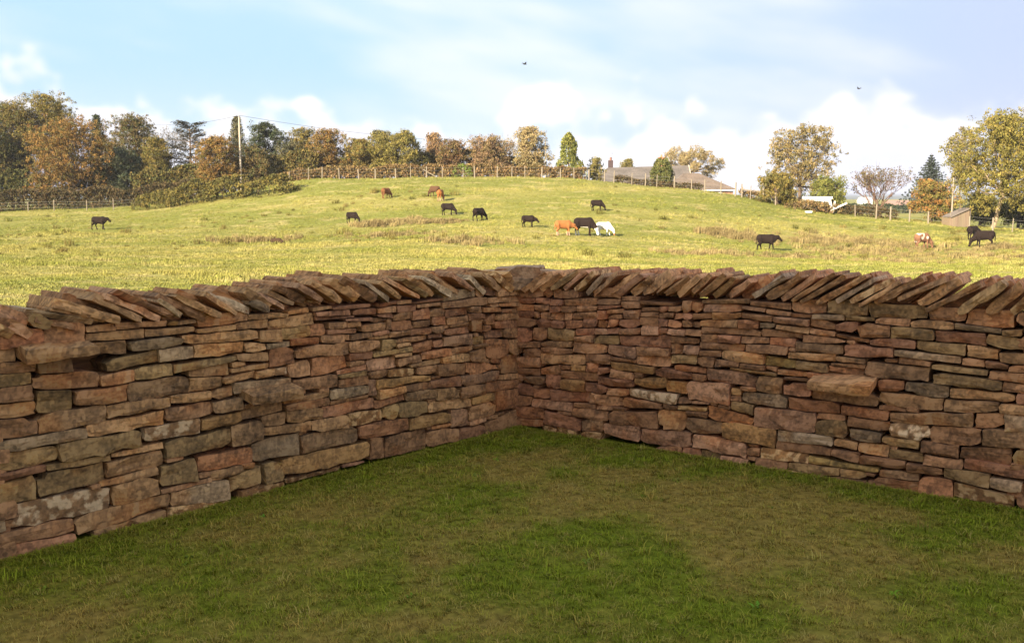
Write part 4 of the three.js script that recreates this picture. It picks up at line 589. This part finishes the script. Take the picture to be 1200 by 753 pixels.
{ // short rail fence left of the bushes
  const x = 24.6, z = -105.9, gy = ground(x, z), f = thing('rail_fence', 'short wooden rail between two posts beside the yellow olive bush', 'fence', [x, gy, z]);
  for (const q of [0, 2.3]) part('post', boxG(.12, 1.5, .12, q, .7 + ground(x + q, z) - gy, 0), postMat, f);
  part('rail', boxG(2.3, .1, .05, 1.15, .95 + (ground(x + 1.2, z) - gy) / 1, .09, 0, -.12), postMat, f);
}
// ------------------------------------------------------------------ poles and wire
const poleMat = mat([.38, .32, .25], .9), darkWire = mat([.06, .06, .07], .7);
function utilityPole(label, x, z, top, r0, light = poleMat) {
  const gy = ground(x, z), p = thing('utility_pole', label, 'pole', [x, gy, z], 0, 'wooden utility poles'), h = top - gy;
  part('pole', new THREE.CylinderGeometry(r0 * .72, r0, h + .4, 10).translate(0, h / 2 - .2, 0), light, p); part('cap', new THREE.ConeGeometry(r0 * .8, .12, 10).translate(0, h + .05, 0), mat([.2, .18, .16]), p);
  part('insulator', new THREE.LatheGeometry([[0, 0], [.05, 0], [.07, .06], [.03, .1], [.045, .16], [0, .18]].map(([a, b]) => new THREE.Vector2(a, b)), 8).translate(0, h + .08, 0), mat([.3, .25, .2], .4), p);
  return [x, top + .2, z];
}
const pA = utilityPole('tall pale wooden pole rising above the gorse bushes', -33.9, -124, 11.17, .14);
utilityPole('slim wooden pole beside the orange bush', 44.85, -100.6, 4.3, .09, mat([.26, .21, .16]));
const pB = utilityPole('distant wooden pole showing past the hilltop trees', 6.6, -196, 11.9, .15), pC = utilityPole('wooden pole deep inside the wood', -57.5, -152, 12.3, .15);
function wireRun(label, a, b, sag) {
  const w = thing('overhead_wire', label, 'wire', a), pts = []; for (let k = 0; k <= 16; k++) { const t = k / 16; pts.push(V((b[0] - a[0]) * t, (b[1] - a[1]) * t - sag * 4 * t * (1 - t), (b[2] - a[2]) * t)); }
  part('cable', new THREE.TubeGeometry(new THREE.CatmullRomCurve3(pts), 48, .02, 5), darkWire, w);
}
wireRun('thin overhead wire from the tall pole towards the wood', pA, pC, .7); wireRun('thin overhead wire crossing the sky above the hilltop trees', pA, pB, 1.3);

// ------------------------------------------------------------------ bungalow beyond the crest
const tileMap = dataTex(256, 256, (u, v) => { const a = tfbm(u, v, 5, 3, 4), row = (v * 32) % 1, f = .70 + a * .22 + (HASH[(Math.floor(u * 40) * 7 + Math.floor(v * 32) * 61) & 4095] - .5) * .14 - (row < .12 ? .1 : 0); return [f, f * .98, f * .96]; });
const roofMat = mat([.165, .143, .128], .9, { map: tileMap }), roofMat2 = mat([.195, .148, .115], .9, { map: tileMap }), brickMat = mat([.24, .13, .085], .9), whiteMat = mat([.62, .6, .57], .6), glassMat = mat([.05, .055, .06], .15), fasciaMat = mat([.42, .33, .25], .8);
function slabGeo(a, b, c, d, th = .14) { // a roof plane with thickness
  const n = b.clone().sub(a).cross(d.clone().sub(a)).normalize().multiplyScalar(-th), P = [a, b, c, d, a.clone().add(n), b.clone().add(n), c.clone().add(n), d.clone().add(n)], F = [[0, 1, 2, 3], [7, 6, 5, 4], [0, 4, 5, 1], [1, 5, 6, 2], [2, 6, 7, 3], [3, 7, 4, 0]], pos = [], uv = [];
  const e1 = b.clone().sub(a).normalize(), nn = n.clone().normalize(), e2 = nn.clone().cross(e1);
  for (const f of F) for (const k of [0, 1, 2, 0, 2, 3]) { const p = P[f[k]]; pos.push(p.x, p.y, p.z); uv.push(p.dot(e1) / 4, p.dot(e2) / 4); }
  const g = new THREE.BufferGeometry(); g.setAttribute('position', new THREE.Float32BufferAttribute(pos, 3)); g.setAttribute('uv', new THREE.Float32BufferAttribute(uv, 2)); g.computeVertexNormals(); return g;
}
{
  const ox = 22, oz = -142, gy = ground(ox, oz) - .3, b = thing('bungalow', 'low brick bungalow with long grey brown tiled roof behind the crest', 'house', [ox, gy, oz]);
  const Y = (y) => y - gy, X = (x) => x - ox, Z = (z) => z - oz;
  part('wall', boxG(14.2, Y(2.7), 8, X(18.7), Y(2.7) / 2, Z(-146.3)), brickMat, b);
  part('wall', boxG(8.2, Y(2.35), 6.5, X(26.6), Y(2.35) / 2, Z(-140.6)), brickMat, b);
  const e = 2.55, rL = V(X(14.05), Y(5.55), Z(-146)), rR = V(X(25.9), Y(5.9), Z(-146)), fl = V(X(11), Y(e), Z(-141.2)), fr = V(X(25.9), Y(e), Z(-141.2)), bl = V(X(11), Y(e), Z(-151)), br = V(X(25.9), Y(e), Z(-151));
  part('roof', slabGeo(fl, fr, rR, rL), roofMat, b); part('roof', slabGeo(br, bl, rL, rR), roofMat, b); part('roof', slabGeo(bl, fl, rL, rL.clone().add(V(.02, 0, -.02))), roofMat, b);
  const gs = new THREE.Shape([new THREE.Vector2(-4.6, Y(2.7)), new THREE.Vector2(4.6, Y(2.7)), new THREE.Vector2(0, Y(5.75))]); part('gable', new THREE.ExtrudeGeometry(gs, { depth: .25, bevelEnabled: false }).rotateY(Math.PI / 2).translate(X(25.55), 0, Z(-146)), brickMat, b);
  part('bargeboard', slabGeo(V(X(25.92), Y(e - .1), Z(-141.1)), V(X(26.02), Y(e - .1), Z(-141.1)), V(X(26.02), Y(5.98), Z(-146)), V(X(25.92), Y(5.98), Z(-146)), .25), fasciaMat, b);
  // lower hipped wing
  const a1 = V(X(24.3), Y(4.65), Z(-140.8)), a2 = V(X(26.5), Y(4.65), Z(-140.8)), w1 = V(X(22.2), Y(2.2), Z(-136.9)), w2 = V(X(31.0), Y(2.42), Z(-136.9)), w3 = V(X(31.0), Y(2.42), Z(-144.8)), w4 = V(X(22.2), Y(2.4), Z(-144.8));
  part('roof', slabGeo(w1, w2, a2, a1), roofMat2, b); part('roof', slabGeo(w2, w3, a2.clone().add(V(0, 0, -.03)), a2), roofMat2, b); part('roof', slabGeo(w3, w4, a1, a2), roofMat2, b); part('roof', slabGeo(w4, w1, a1, a1.clone().add(V(0, 0, -.03))), roofMat2, b);
  part('fascia', boxG(8.7, .16, .06, X(26.6), Y(2.22), Z(-136.95)), whiteMat, b);
  for (const [x, w] of [[26.2, .8], [28.6, 1.1]]) { const o = part('window', boxG(w, 1.0, .08, X(x), Y(1.45), Z(-137.32)), whiteMat, b); part('pane', boxG(w - .16, .84, .04, X(x), Y(1.45), Z(-137.27)), glassMat, o); }
  part('door', boxG(.9, 2, .08, X(29.9), Y(.95), Z(-137.32)), mat([.2, .1, .07], .6), b);
  const c1 = part('chimney', boxG(.7, 1.9, .6, X(14.6), Y(5.7), Z(-147)), mat([.055, .034, .034], .9), b); part('pot', new THREE.CylinderGeometry(.14, .18, .5, 8).translate(X(14.6), Y(6.85), Z(-147)), mat([.2, .09, .06], .9), c1); part('aerial', mergeGeometries([boxG(.04, .9, .04, X(14.8), Y(7.3), Z(-147)), boxG(.9, .03, .03, X(15.0), Y(7.7), Z(-147))]), darkWire, c1);
  const c2 = part('chimney', boxG(.8, 1.9, .7, X(22.1), Y(6.2), Z(-147)), mat([.40, .15, .08], .9), b); part('pot', new THREE.CylinderGeometry(.13, .17, .4, 8).translate(X(22.1), Y(7.3), Z(-147)), mat([.45, .17, .09], .9), c2);
}
{ // white trailer in the bushes
  const x = 32.2, z = -104.2, gy = ground(x, z), t = thing('trailer', 'white flat roofed trailer half hidden behind rusty brambles', 'trailer', [x, gy, z], .1);
  const top = 1.4 - gy; part('body', boxG(2.3, top - .55, 1.7, 0, (top - .55) / 2 + .4, 0), mat([.40, .38, .36], .6), t); part('roof', boxG(2.5, .22, 1.9, 0, top - .1, 0), mat([.75, .74, .74], .5), t);
  for (const s of [-.5, .5]) { const w = part('wheel', new THREE.CylinderGeometry(.28, .28, .16, 14).rotateX(Math.PI / 2).translate(s, .28, .8), mat([.03, .03, .03]), t); part('hub', new THREE.CylinderGeometry(.12, .12, .18, 10).rotateX(Math.PI / 2).translate(s, .28, .8), whiteMat, w); }
  const wd = part('window', boxG(.9, .45, .05, -.3, top - .6, .87), whiteMat, t); part('pane', boxG(.78, .33, .05, -.3, top - .6, .885), glassMat, wd);
}
{ const x = 33.6, z = -102.6, gy = ground(x, z), t = thing('timber_frame', 'white painted timbers leaning beside the trailer', 'timber', [x, gy, z]); part('upright', boxG(.24, 1.5, .12, -.5, .95, 0, 0, .25), mat([.7, .66, .6]), t); part('upright', boxG(.14, 1.2, .1, -.15, .75, .05, 0, -.1), mat([.6, .56, .5]), t); part('plank', boxG(1.75, .16, .1, .35, .78, .1, 0, .42), mat([.72, .68, .62]), t); }
{ const x = 30.3, z = -100.8, gy = ground(x, z), t = thing('salt_block_tray', 'small white tray lying in the grass by the brambles', 'tray', [x, gy, z]); part('tray', mergeGeometries([boxG(.6, .12, .4, 0, .1, 0), boxG(.66, .05, .46, 0, .18, 0)]), mat([.7, .68, .66], .6), t); }
{ // sloping shed
  const x = 44.1, z = -97.0, gy = ground(x, z), h = thing('lean_to_shed', 'small sloping roofed timber shed under the large yellow green tree', 'shed', [x, gy, z]);
  for (let k = 0; k < 11; k++) { const w = .16, px = -.9 + k * .165, hgt = .95 + k * .075; part('board', boxG(w - .012, hgt, .04, px, hgt / 2, 0), mat(jit([.165, .12, .078], rng(k + 3), .3)), h); }
  part('side_wall', boxG(.04, 1.75, 1.8, .88, .87, -.92), mat([.2, .14, .08]), h); part('side_wall', boxG(.04, .9, 1.8, -.98, .45, -.92), mat([.2, .14, .08]), h); part('roof', boxG(2.15, .06, 2.1, -.03, 1.42, -.85, 0, .42), mat([.15, .12, .10]), h); part('corner_post', boxG(.07, 1.85, .07, .95, .92, .03), mat([.10, .08, .07]), h);
}
function farHouse(label, x, z, w, wallH, roofH, wallC, roofC, turn) {
  const gy = ground(x, z) - .2, h = thing('far_house', label, 'house', [x, gy, z], turn, 'distant houses seen through the field gap'); part('wall', boxG(w, wallH, w * .55, 0, wallH / 2, 0), mat(wallC), h);
  const s = new THREE.Shape([new THREE.Vector2(-w * .32, wallH), new THREE.Vector2(w * .32, wallH), new THREE.Vector2(0, wallH + roofH)]); part('roof', new THREE.ExtrudeGeometry(s, { depth: w * 1.06, bevelEnabled: false }).rotateY(Math.PI / 2).translate(-w * .53, .01, 0), mat(roofC), h);
  for (let k = 0; k < 3; k++) part('window', boxG(w * .1, wallH * .3, .1, (k - 1) * w * .3, wallH * .58, w * .275 + .03), glassMat, h); return h;
}
farHouse('white gabled building behind the twiggy shrub', 150, -420, 5.5, 2.2, 1.8, [.48, .47, .47], [.4, .4, .41], .25);
farHouse('far white cottage with brown roof in the field gap', 117.5, -300, 7, 1.9, 1.5, [.66, .6, .56], [.24, .14, .11], .1);
farHouse('far low house with dark roof beside the white cottage', 125, -304, 7.5, 1.8, 1.5, [.3, .2, .17], [.14, .10, .1], -.1);

// ------------------------------------------------------------------ the house at the back of the garden: it stands between the low sun and the wall
{
  const x0 = -11.8, x1 = -2.4, zf = 1.5, zb = 9.1, ev = 4.9, rd = 7.95, zr = (zf + zb) / 2, h = thing('house', 'rendered two storey house whose shadow fills the garden', 'house', [(x0 + x1) / 2, 0, zr]);
  const W = x1 - x0, D = zb - zf, rend = mat([.76, .72, .64], .95);
  part('wall', boxG(W, ev + .2, D, 0, (ev + .2) / 2 - .2, 0), rend, h);
  const gs = new THREE.Shape([new THREE.Vector2(-D / 2, ev), new THREE.Vector2(D / 2, ev), new THREE.Vector2(0, rd)]); for (const s of [-1, 1]) part('gable', new THREE.ExtrudeGeometry(gs, { depth: .3, bevelEnabled: false }).rotateY(Math.PI / 2).translate(s > 0 ? W / 2 - .3 : -W / 2, .003, 0), rend, h);
  const o = .45, k = (rd - ev) / (D / 2);
  part('roof', slabGeo(V(-W / 2 - o, ev - o * k + .1, -D / 2 - o), V(W / 2 + o, ev - o * k + .1, -D / 2 - o), V(W / 2 + o, rd + .1, 0), V(-W / 2 - o, rd + .1, 0)), roofMat, h);
  part('roof', slabGeo(V(W / 2 + o, ev - o * k + .1, D / 2 + o), V(-W / 2 - o, ev - o * k + .1, D / 2 + o), V(-W / 2 - o, rd + .1, 0), V(W / 2 + o, rd + .1, 0)), roofMat, h);
  const ch = part('chimney', boxG(.9, 2.2, .7, -3, rd + .4, 0), brickMat, h); part('pot', new THREE.CylinderGeometry(.13, .16, .5, 10).translate(-3, rd + 1.7, 0), mat([.35, .15, .09]), ch);
  for (let i = 0; i < 3; i++) for (const y of [1.35, 3.95]) { if (i === 1 && y < 2) continue; const wx = -3.1 + i * 3.1, w = part('window', boxG(1.3, 1.2, .08, wx, y, -D / 2 - .03), whiteMat, h); for (const s of [-.31, .31]) part('pane', boxG(.54, 1.04, .04, wx + s, y, -D / 2 - .06), glassMat, w); }
  const dr = part('door', boxG(1.0, 2.05, .08, 0, 1.03, -D / 2 - .03), mat([.12, .15, .12], .5), h); part('handle', boxG(.12, .03, .05, .38, 1.0, -D / 2 - .09), mat([.6, .6, .6], .3, { metalness: 1 }), dr);
}
// thin autumn haze
scene.fog = new THREE.FogExp2(0xe6e6ec, 0.00016);
// ------------------------------------------------------------------ cattle: one continuous body each, meshed from tapered capsules
function smin(a, b, k) { const h = Math.max(k - Math.abs(a - b), 0) / k; return Math.min(a, b) - h * h * k * .25; }
function cowGeo(pose) {
  const B = []; const cap = (a, b, r0, r1, k = .06, sz = 1) => B.push([a, b, r0, r1, k, sz]);
  // trunk: deep chest, belly, level back, square rump (x forward, y up)
  cap([-.60, .98, 0], [.42, .96, 0], .27, .28, .10, .82); cap([-.30, .86, 0], [.42, .80, 0], .30, .29, .12, .85); cap([-.68, .98, 0], [-.62, .80, 0], .21, .22, .1, .95); cap([.40, 1.02, 0], [.52, .86, 0], .23, .22, .1, .8);
  let poll, muz;
  if (pose.head === 'level') { poll = [1.00, 1.03, 0]; muz = [1.30, .80, 0]; } else if (pose.head === 'low') { poll = [1.04, .80, .03]; muz = [1.30, .55, .05]; } else { poll = [1.02, .50, .06]; muz = [1.14, .12, .09]; }
  cap([.50, .98, 0], poll, .23, .155, .12, .75); cap([.5, .80, 0], [(poll[0] + .5) / 2, (poll[1] + .75) / 2 - .05, 0], .17, .12, .12, .7);
  cap(poll, muz, .135, .088, .06, .9); cap([muz[0] - .02, muz[1] + .01, muz[2]], [muz[0] + .03, muz[1] - .02, muz[2]], .082, .075, .04, 1.05);
  for (const s of [-1, 1]) cap([poll[0] - .03, poll[1] + .05, poll[2] + s * .08], [poll[0] - .07, poll[1] + .05, poll[2] + s * .27], .045, .03, .03);
  const leg = (x, z, front, sw) => {
    if (front) { cap([x, .85, z], [x + sw * .35, .52, z], .13, .078, .08); cap([x + sw * .35, .52, z], [x + sw * .75, .10, z], .066, .05, .04); cap([x + sw * .75, .10, z], [x + sw * .75 + .03, .03, z], .056, .062, .03); }
    else { cap([x, .88, z], [x + .10 + sw * .2, .62, z * 1.02], .20, .12, .1); cap([x + .08 + sw * .2, .62, z], [x - .07 + sw * .55, .44, z], .11, .07, .05); cap([x - .07 + sw * .55, .44, z], [x - .03 + sw * .9, .10, z], .064, .048, .04); cap([x - .03 + sw * .9, .10, z], [x + .01 + sw * .9, .03, z], .056, .062, .03); }
  };
  const w = pose.stride; leg(.42, .15, true, w); leg(.42, -.15, true, -w * .9); leg(-.60, .16, false, -w); leg(-.60, -.16, false, w * .9);
  cap([-.86, 1.10, 0], [-.93, .80, 0], .045, .026, .05); cap([-.93, .80, 0], [-.92, .52, 0], .026, .045, .03);
  const N = 88, half = 1.45, cy = .66, mc = new MarchingCubes(N, leafMat, false, false, 60000); mc.isolation = 0;
  for (let k = 0; k < N; k++) for (let j = 0; j < N; j++) for (let i = 0; i < N; i++) {
    const x = (i - N / 2) / (N / 2) * half + .2, y = (j - N / 2) / (N / 2) * half + cy, z = (k - N / 2) / (N / 2) * half; let d = 9;
    if (Math.abs(z) < .5 && y > -.1 && y < 1.45) for (const [a, b, r0, r1, kk, sz] of B) {
      const bx = b[0] - a[0], by = b[1] - a[1], bz = b[2] - a[2], px = x - a[0], py = y - a[1], pz = z - a[2], L = bx * bx + by * by + bz * bz, t = clamp((px * bx + py * by + pz * bz) / L, 0, 1);
      const q = Math.hypot(px - bx * t, py - by * t, (pz - bz * t) / sz) - (r0 + (r1 - r0) * t); d = d > 8 ? q : smin(d, q, kk);
    }
    mc.field[i + j * N + k * N * N] = -Math.min(d, 1);
  }
  mc.update(); const n = mc.count, pos = new Float32Array(n * 3), nor = new Float32Array(n * 3);
  for (let i = 0; i < n; i++) { pos[i * 3] = mc.positionArray[i * 3] * half + .2; pos[i * 3 + 1] = mc.positionArray[i * 3 + 1] * half + cy; pos[i * 3 + 2] = mc.positionArray[i * 3 + 2] * half; for (let q = 0; q < 3; q++) nor[i * 3 + q] = mc.normalArray[i * 3 + q]; }
  const g = new THREE.BufferGeometry(); g.setAttribute('position', new THREE.BufferAttribute(pos, 3)); g.setAttribute('normal', new THREE.BufferAttribute(nor, 3)); g.userData = { poll, muz }; return g;
}
const POSES = { walk: cowGeo({ head: 'level', stride: .24 }), low: cowGeo({ head: 'low', stride: .12 }), graze: cowGeo({ head: 'graze', stride: .10 }), graze2: cowGeo({ head: 'graze', stride: -.2 }) };
const BLACK = [.016, .010, .008], WHITE_C = [.68, .63, .56], ORANGE = [.25, .098, .032], DKRED = [.075, .038, .02], REDB = [.15, .064, .028];
const COATS = {
  black: () => BLACK, orange: (x, y) => y < .3 ? mix3(ORANGE, WHITE_C, .25) : ORANGE, darkred: () => DKRED, brownblack: () => [.05, .03, .017], red: () => REDB,
  whiteface: (x, y, z, h) => h < .62 || (y < .62 && x > -.35 && x < .3 && y > .45) || (y < .33 && x < 0) ? WHITE_C : BLACK, // white face, belly and hind socks
  white: (x, y, z, h) => h < .26 ? [.34, .14, .07] : WHITE_C,
  patched: (x, y, z) => (noise3(x * 3.2 + 4, y * 3.4, z * 2.5) > .70 || (Math.abs(x + .1 - (y - 1) * .5) < .06 && y > .75)) ? [.5, .42, .34] : [.17, .085, .048] };
const hideMat = new THREE.MeshPhysicalMaterial({ vertexColors: true, roughness: .9, specularIntensity: .2 }), coatCache = {};
function cow(label, pose, coat, x, z, facing, height, lying = 0) { // facing: heading of the nose, 0 = +x, turning towards +z for negative
  const key = pose + coat; let g = coatCache[key];
  if (!g) {
    g = POSES[pose].clone(); const { poll, muz } = POSES[pose].userData, pa = g.attributes.position, c = new Float32Array(pa.count * 3);
    for (let i = 0; i < pa.count; i++) { const X = pa.getX(i), Y = pa.getY(i), Z = pa.getZ(i), bx = muz[0] - poll[0], by = muz[1] - poll[1], t = clamp(((X - poll[0]) * bx + (Y - poll[1]) * by) / (bx * bx + by * by), -.2, 1.1), d = Math.hypot(X - poll[0] - bx * t, Y - poll[1] - by * t, Z - lerp(poll[2], muz[2], t)); let hd = d < .2 && t > -.1 ? .55 - t * .4 : 9; const o = COATS[coat](X, Y, Z, hd), f = .88 + .24 * noise3(X * 6, Y * 6, Z * 6); c[i * 3] = o[0] * f; c[i * 3 + 1] = o[1] * f; c[i * 3 + 2] = o[2] * f; }
    g.setAttribute('color', new THREE.BufferAttribute(c, 3)); coatCache[key] = g;
  }
  const s = height / 1.27, m = thing('cow', label, 'cow', [x, ground(x, z) + .03 - lying * s, z], facing, 'cattle grazing on the hillside');
  const b = part('body', g, hideMat, m); b.scale.set(s * .84, s, s * .92); return m;
}
cow('black bullock walking alone near the dark hedge', 'walk', 'black', -35.6, -85, -.1, 1.14);
cow('black calf grazing beside a patch of brown rushes, by itself', 'graze', 'black', -13.6, -84, -.35, .95);
cow('red brown calf seen from behind on the upper slope', 'graze', 'red', -12.6, -99, .95, 1.05);
cow('dark red calf behind the orange calf below the hilltop fence', 'graze2', 'darkred', -7.8, -99.5, 2.6, 1.08);
cow('bright orange calf seen from behind below the hilltop fence', 'graze', 'orange', -7.0, -97, 1.35, 1.12);
cow('black calf grazing in profile below the orange calf', 'graze', 'black', -5.7, -88, -.2, 1.05);
cow('black calf grazing turned half away, with a long shadow', 'graze2', 'black', -2.8, -84, .75, 1.1);
cow('black calf walking with lowered head', 'low', 'black', 1.3, -77, -.15, .92);
cow('orange calf nuzzling the flank of the white faced cow', 'low', 'orange', 3.75, -71, .1, 1.1);
cow('large black cow with white face and white belly', 'graze', 'whiteface', 5.3, -71.8, -.25, 1.32);
cow('white calf with a red nose grazing', 'graze2', 'white', 6.85, -73, -.2, 1.0);
cow('black calf grazing above the white calf', 'graze', 'black', 7.6, -88, -.2, .97);
cow('black bullock walking towards the brown rushes', 'walk', 'black', 18.4, -71, -.12, 1.2);
cow('red and white patched calf grazing in the rushes', 'graze', 'patched', 30.9, -74, .35, 1.2);
cow('black bullock standing in front of the timber shed', 'low', 'black', 38.9, -83, .55, 1.15);
cow('black bullock grazing just in front of another black one', 'graze', 'black', 36.0, -75, 2.9, 1.3);
cow('brown calf beyond the two black bullocks', 'low', 'red', 45.0, -84, 3.0, 1.08);
cow('small dark brown calf lying in the grass', 'low', 'brownblack', -15.8, -66, -.2, .72, .62);
// ------------------------------------------------------------------ two birds
function bird(label, x, y, z, turn) {
  const b = thing('bird', label, 'bird', [x, y, z], turn, 'birds in the sky'), m = mat([.03, .03, .035]);
  part('body', new THREE.LatheGeometry([[0, -.2], [.03, -.16], [.055, -.05], [.05, .06], [.03, .13], [.035, .16], [.012, .2], [0, .23]].map(([a, q]) => new THREE.Vector2(a, q)), 8).rotateZ(-Math.PI / 2), m, b);
  for (const s of [-1, 1]) { const w = new THREE.Shape([new THREE.Vector2(-.08, 0), new THREE.Vector2(.09, 0), new THREE.Vector2(.05, .24), new THREE.Vector2(-.07, .42), new THREE.Vector2(-.08, .22)]); const g = new THREE.ExtrudeGeometry(w, { depth: .012, bevelEnabled: false }).rotateX(s * Math.PI / 2); g.rotateX(s * -.45); part('wing', g, m, b); }
  part('tail', boxG(.14, .012, .09, -.24, 0, 0), m, b);
}
bird('small dark bird flying high above the hilltop trees', 1.14, 13.19, -90, .5); bird('small dark bird flying beside the large loose tree', 34.6, 12.08, -100, 2.2);
// ------------------------------------------------------------------ grass
function tuftGeo(n, h, spread, w, seed, bend = .5) {
  const r = rng(seed), P = [], I = [];
  for (let k = 0; k < n; k++) {
    const a = r() * 6.2832, q = Math.sqrt(r()) * spread, x = Math.cos(a) * q, z = Math.sin(a) * q, hh = h * (.55 + r() * .6), b = r() * 6.2832, l = bend * hh * (.3 + r()), c = Math.cos(b + 1.57) * w, s = Math.sin(b + 1.57) * w, i = P.length / 3;
    P.push(x - c, 0, z - s, x + c, 0, z + s, x + Math.cos(b) * l * .35 - c * .7, hh * .6, z + Math.sin(b) * l * .35 - s * .7, x + Math.cos(b) * l * .35 + c * .7, hh * .6, z + Math.sin(b) * l * .35 + s * .7, x + Math.cos(b) * l, hh * (1 - bend * .25), z + Math.sin(b) * l);
    I.push(i, i + 1, i + 2, i + 1, i + 3, i + 2, i + 2, i + 3, i + 4);
  }
  const g = new THREE.BufferGeometry(); g.setAttribute('position', new THREE.Float32BufferAttribute(P, 3)); g.setIndex(I); g.computeVertexNormals(); return g;
}
const bladeMat = () => matte({});
function scatter(name, label, category, geo, spots) { // spots: x, y, z, turn, scale, stretch, colour
  const im = new THREE.InstancedMesh(geo, bladeMat(), spots.length), m = new THREE.Matrix4(), q = new THREE.Quaternion(), e = new THREE.Euler(), c = new THREE.Color();
  spots.forEach((s, i) => { e.set(0, s[3], 0); m.compose(V(s[0], s[1], s[2]), q.setFromEuler(e), V(s[4], s[4] * s[5], s[4])); im.setMatrixAt(i, m); im.setColorAt(i, c.setRGB(...s[6])); });
  im.name = name; im.userData = { kind: 'stuff', label, category }; shade(im); scene.add(im); return im;
}
{ // lawn
  const r = rng(404), A = [], Bd = [];
  const inside = (x, z) => { const dx = x - C0[0], dz = z - C0[1]; return dx * .7387 + dz * .674 > .015 && dx * -.5778 + dz * .8162 > .015; };
  for (let k = 0; k < 130000; k++) {
    const z = -6.8 + Math.pow(r(), 1.25) * 7.6, x = (r() * 2 - 1) * 5.2; if (!inside(x, z) || z > .8) continue;
    const t = lawnTone(x, z), u = r(); let c = mix3(LGREEN, LBROWN, clamp(t + (r() - .5) * 1.15, 0, 1)); if (u < .07 + t * .10) c = mix3(c, LSTRAW, .75); else if (u > .93) c = mix3(c, [.05, .05, .012], .6);
    const f = .75 + r() * .5; c = c.map((q) => q * f); (r() < .5 ? A : Bd).push([x, -.004, z, r() * 6.28, (.7 + r() * .5 + (r() < .06 ? r() * .9 : 0)) * (1 - t * .2), .65 + r() * .55, c]);
  }
  // longer fringe against the foot of the wall
  for (const [d, n] of [[DL, [.7387, .674]], [DR, [-.5778, .8162]]]) for (let k = 0; k < 2600; k++) { const u = r() * 5.5, o = .02 + r() * r() * .16, x = C0[0] + d[0] * u + n[0] * o, z = C0[1] + d[1] * u + n[1] * o; if (!inside(x, z)) continue; const f = .7 + r() * .5; A.push([x, -.004, z, r() * 6.28, 0.65 + r() * .45, .65 + r() * .45, mix3(LGREEN, LBROWN, r() * .5).map((q) => q * f)]); }
  scatter('lawn_grass', 'short patchy green and brown mown lawn inside the wall', 'grass', tuftGeo(9, .032, .022, .0016, 1, .9), A);
  scatter('lawn_grass_fine', 'fine short lawn blades inside the wall', 'grass', tuftGeo(11, .024, .026, .0013, 2, 1.1), Bd);
  // scattered broad weed leaves
  const W = []; for (let k = 0; k < 140; k++) { const z = -6.2 + r() * 6, x = (r() * 2 - 1) * 4; if (inside(x, z)) W.push([x, 0, z, r() * 6.28, .7 + r() * .6, .8, [.17, .20, .02].map((q) => q * (.8 + r() * .6))]); }
  scatter('lawn_weeds', 'small clover leaves among the lawn grass', 'weeds', tuftGeo(5, .022, .02, .007, 5, 1.6), W);
}
{ // pasture, sown thicker near the wall
  const r = rng(505), A = [], Bd = [], Cc = [];
  for (let k = 0; k < 260000; k++) {
    const z = -(9 + Math.pow(r(), 1.3) * 112), hw = 6 - z * .62, x = (r() * 2 - 1) * hw; if (Math.abs(x) > 78) continue;
    const c0 = pasture(x, z), f = .78 + r() * .5; let c = c0.map((q) => q * f); const u = r(); if (u < .10) c = mix3(c, STRAW, .7); else if (u > .95) c = mix3(c, DEEP, .6);
    const tall = .5 + .9 * sstep(.45, .75, fbm(x * .5, 3.3, z * .5, 2)), s = (.55 + r() * .7) * (1 + sstep(-20, -80, z) * .5); (k & 1 ? A : Bd).push([x, ground(x, z) - .01, z, r() * 6.28, s, tall, c]);
  }
  scatter('pasture_grass', 'yellow green pasture grass covering the hillside', 'grass', tuftGeo(9, .10, .10, .006, 11, .9), A);
  scatter('pasture_grass_long', 'longer straw coloured grass in the pasture', 'grass', tuftGeo(8, .13, .09, .006, 12, .8), Bd);
  // rush tussocks: scattered singly and in the brown patches
  for (let k = 0; k < 1800; k++) {
    let x, z, c; if (k < 1200) { const p = RUSH[Math.floor(r() * RUSH.length)], a = r() * 6.28, q = r() * p[2] * 1.9; x = p[0] + Math.cos(a) * q; z = p[1] + Math.sin(a) * q * .8; c = mix3([.26, .19, .085], STRAW, r() * .5); } else { z = -(50 + Math.pow(r(), .8) * 60); x = (r() * 2 - 1) * (4 - z * .58); if (noise3(x * .07, 2, z * .07) < .42) continue; c = mix3(DEEP, RUST, r() * .8); }
    const f = .6 + r() * .5; Cc.push([x, ground(x, z) - .02, z, r() * 6.28, .5 + r() * r() * 1.3, .7 + r() * .6, c.map((q) => q * f)]);
  }
  scatter('rush_tussocks', 'brown and dark green rush tussocks scattered over the pasture', 'rushes', tuftGeo(60, .40, .30, .011, 21, .8), Cc);
}
renderer.render(scene, camera);
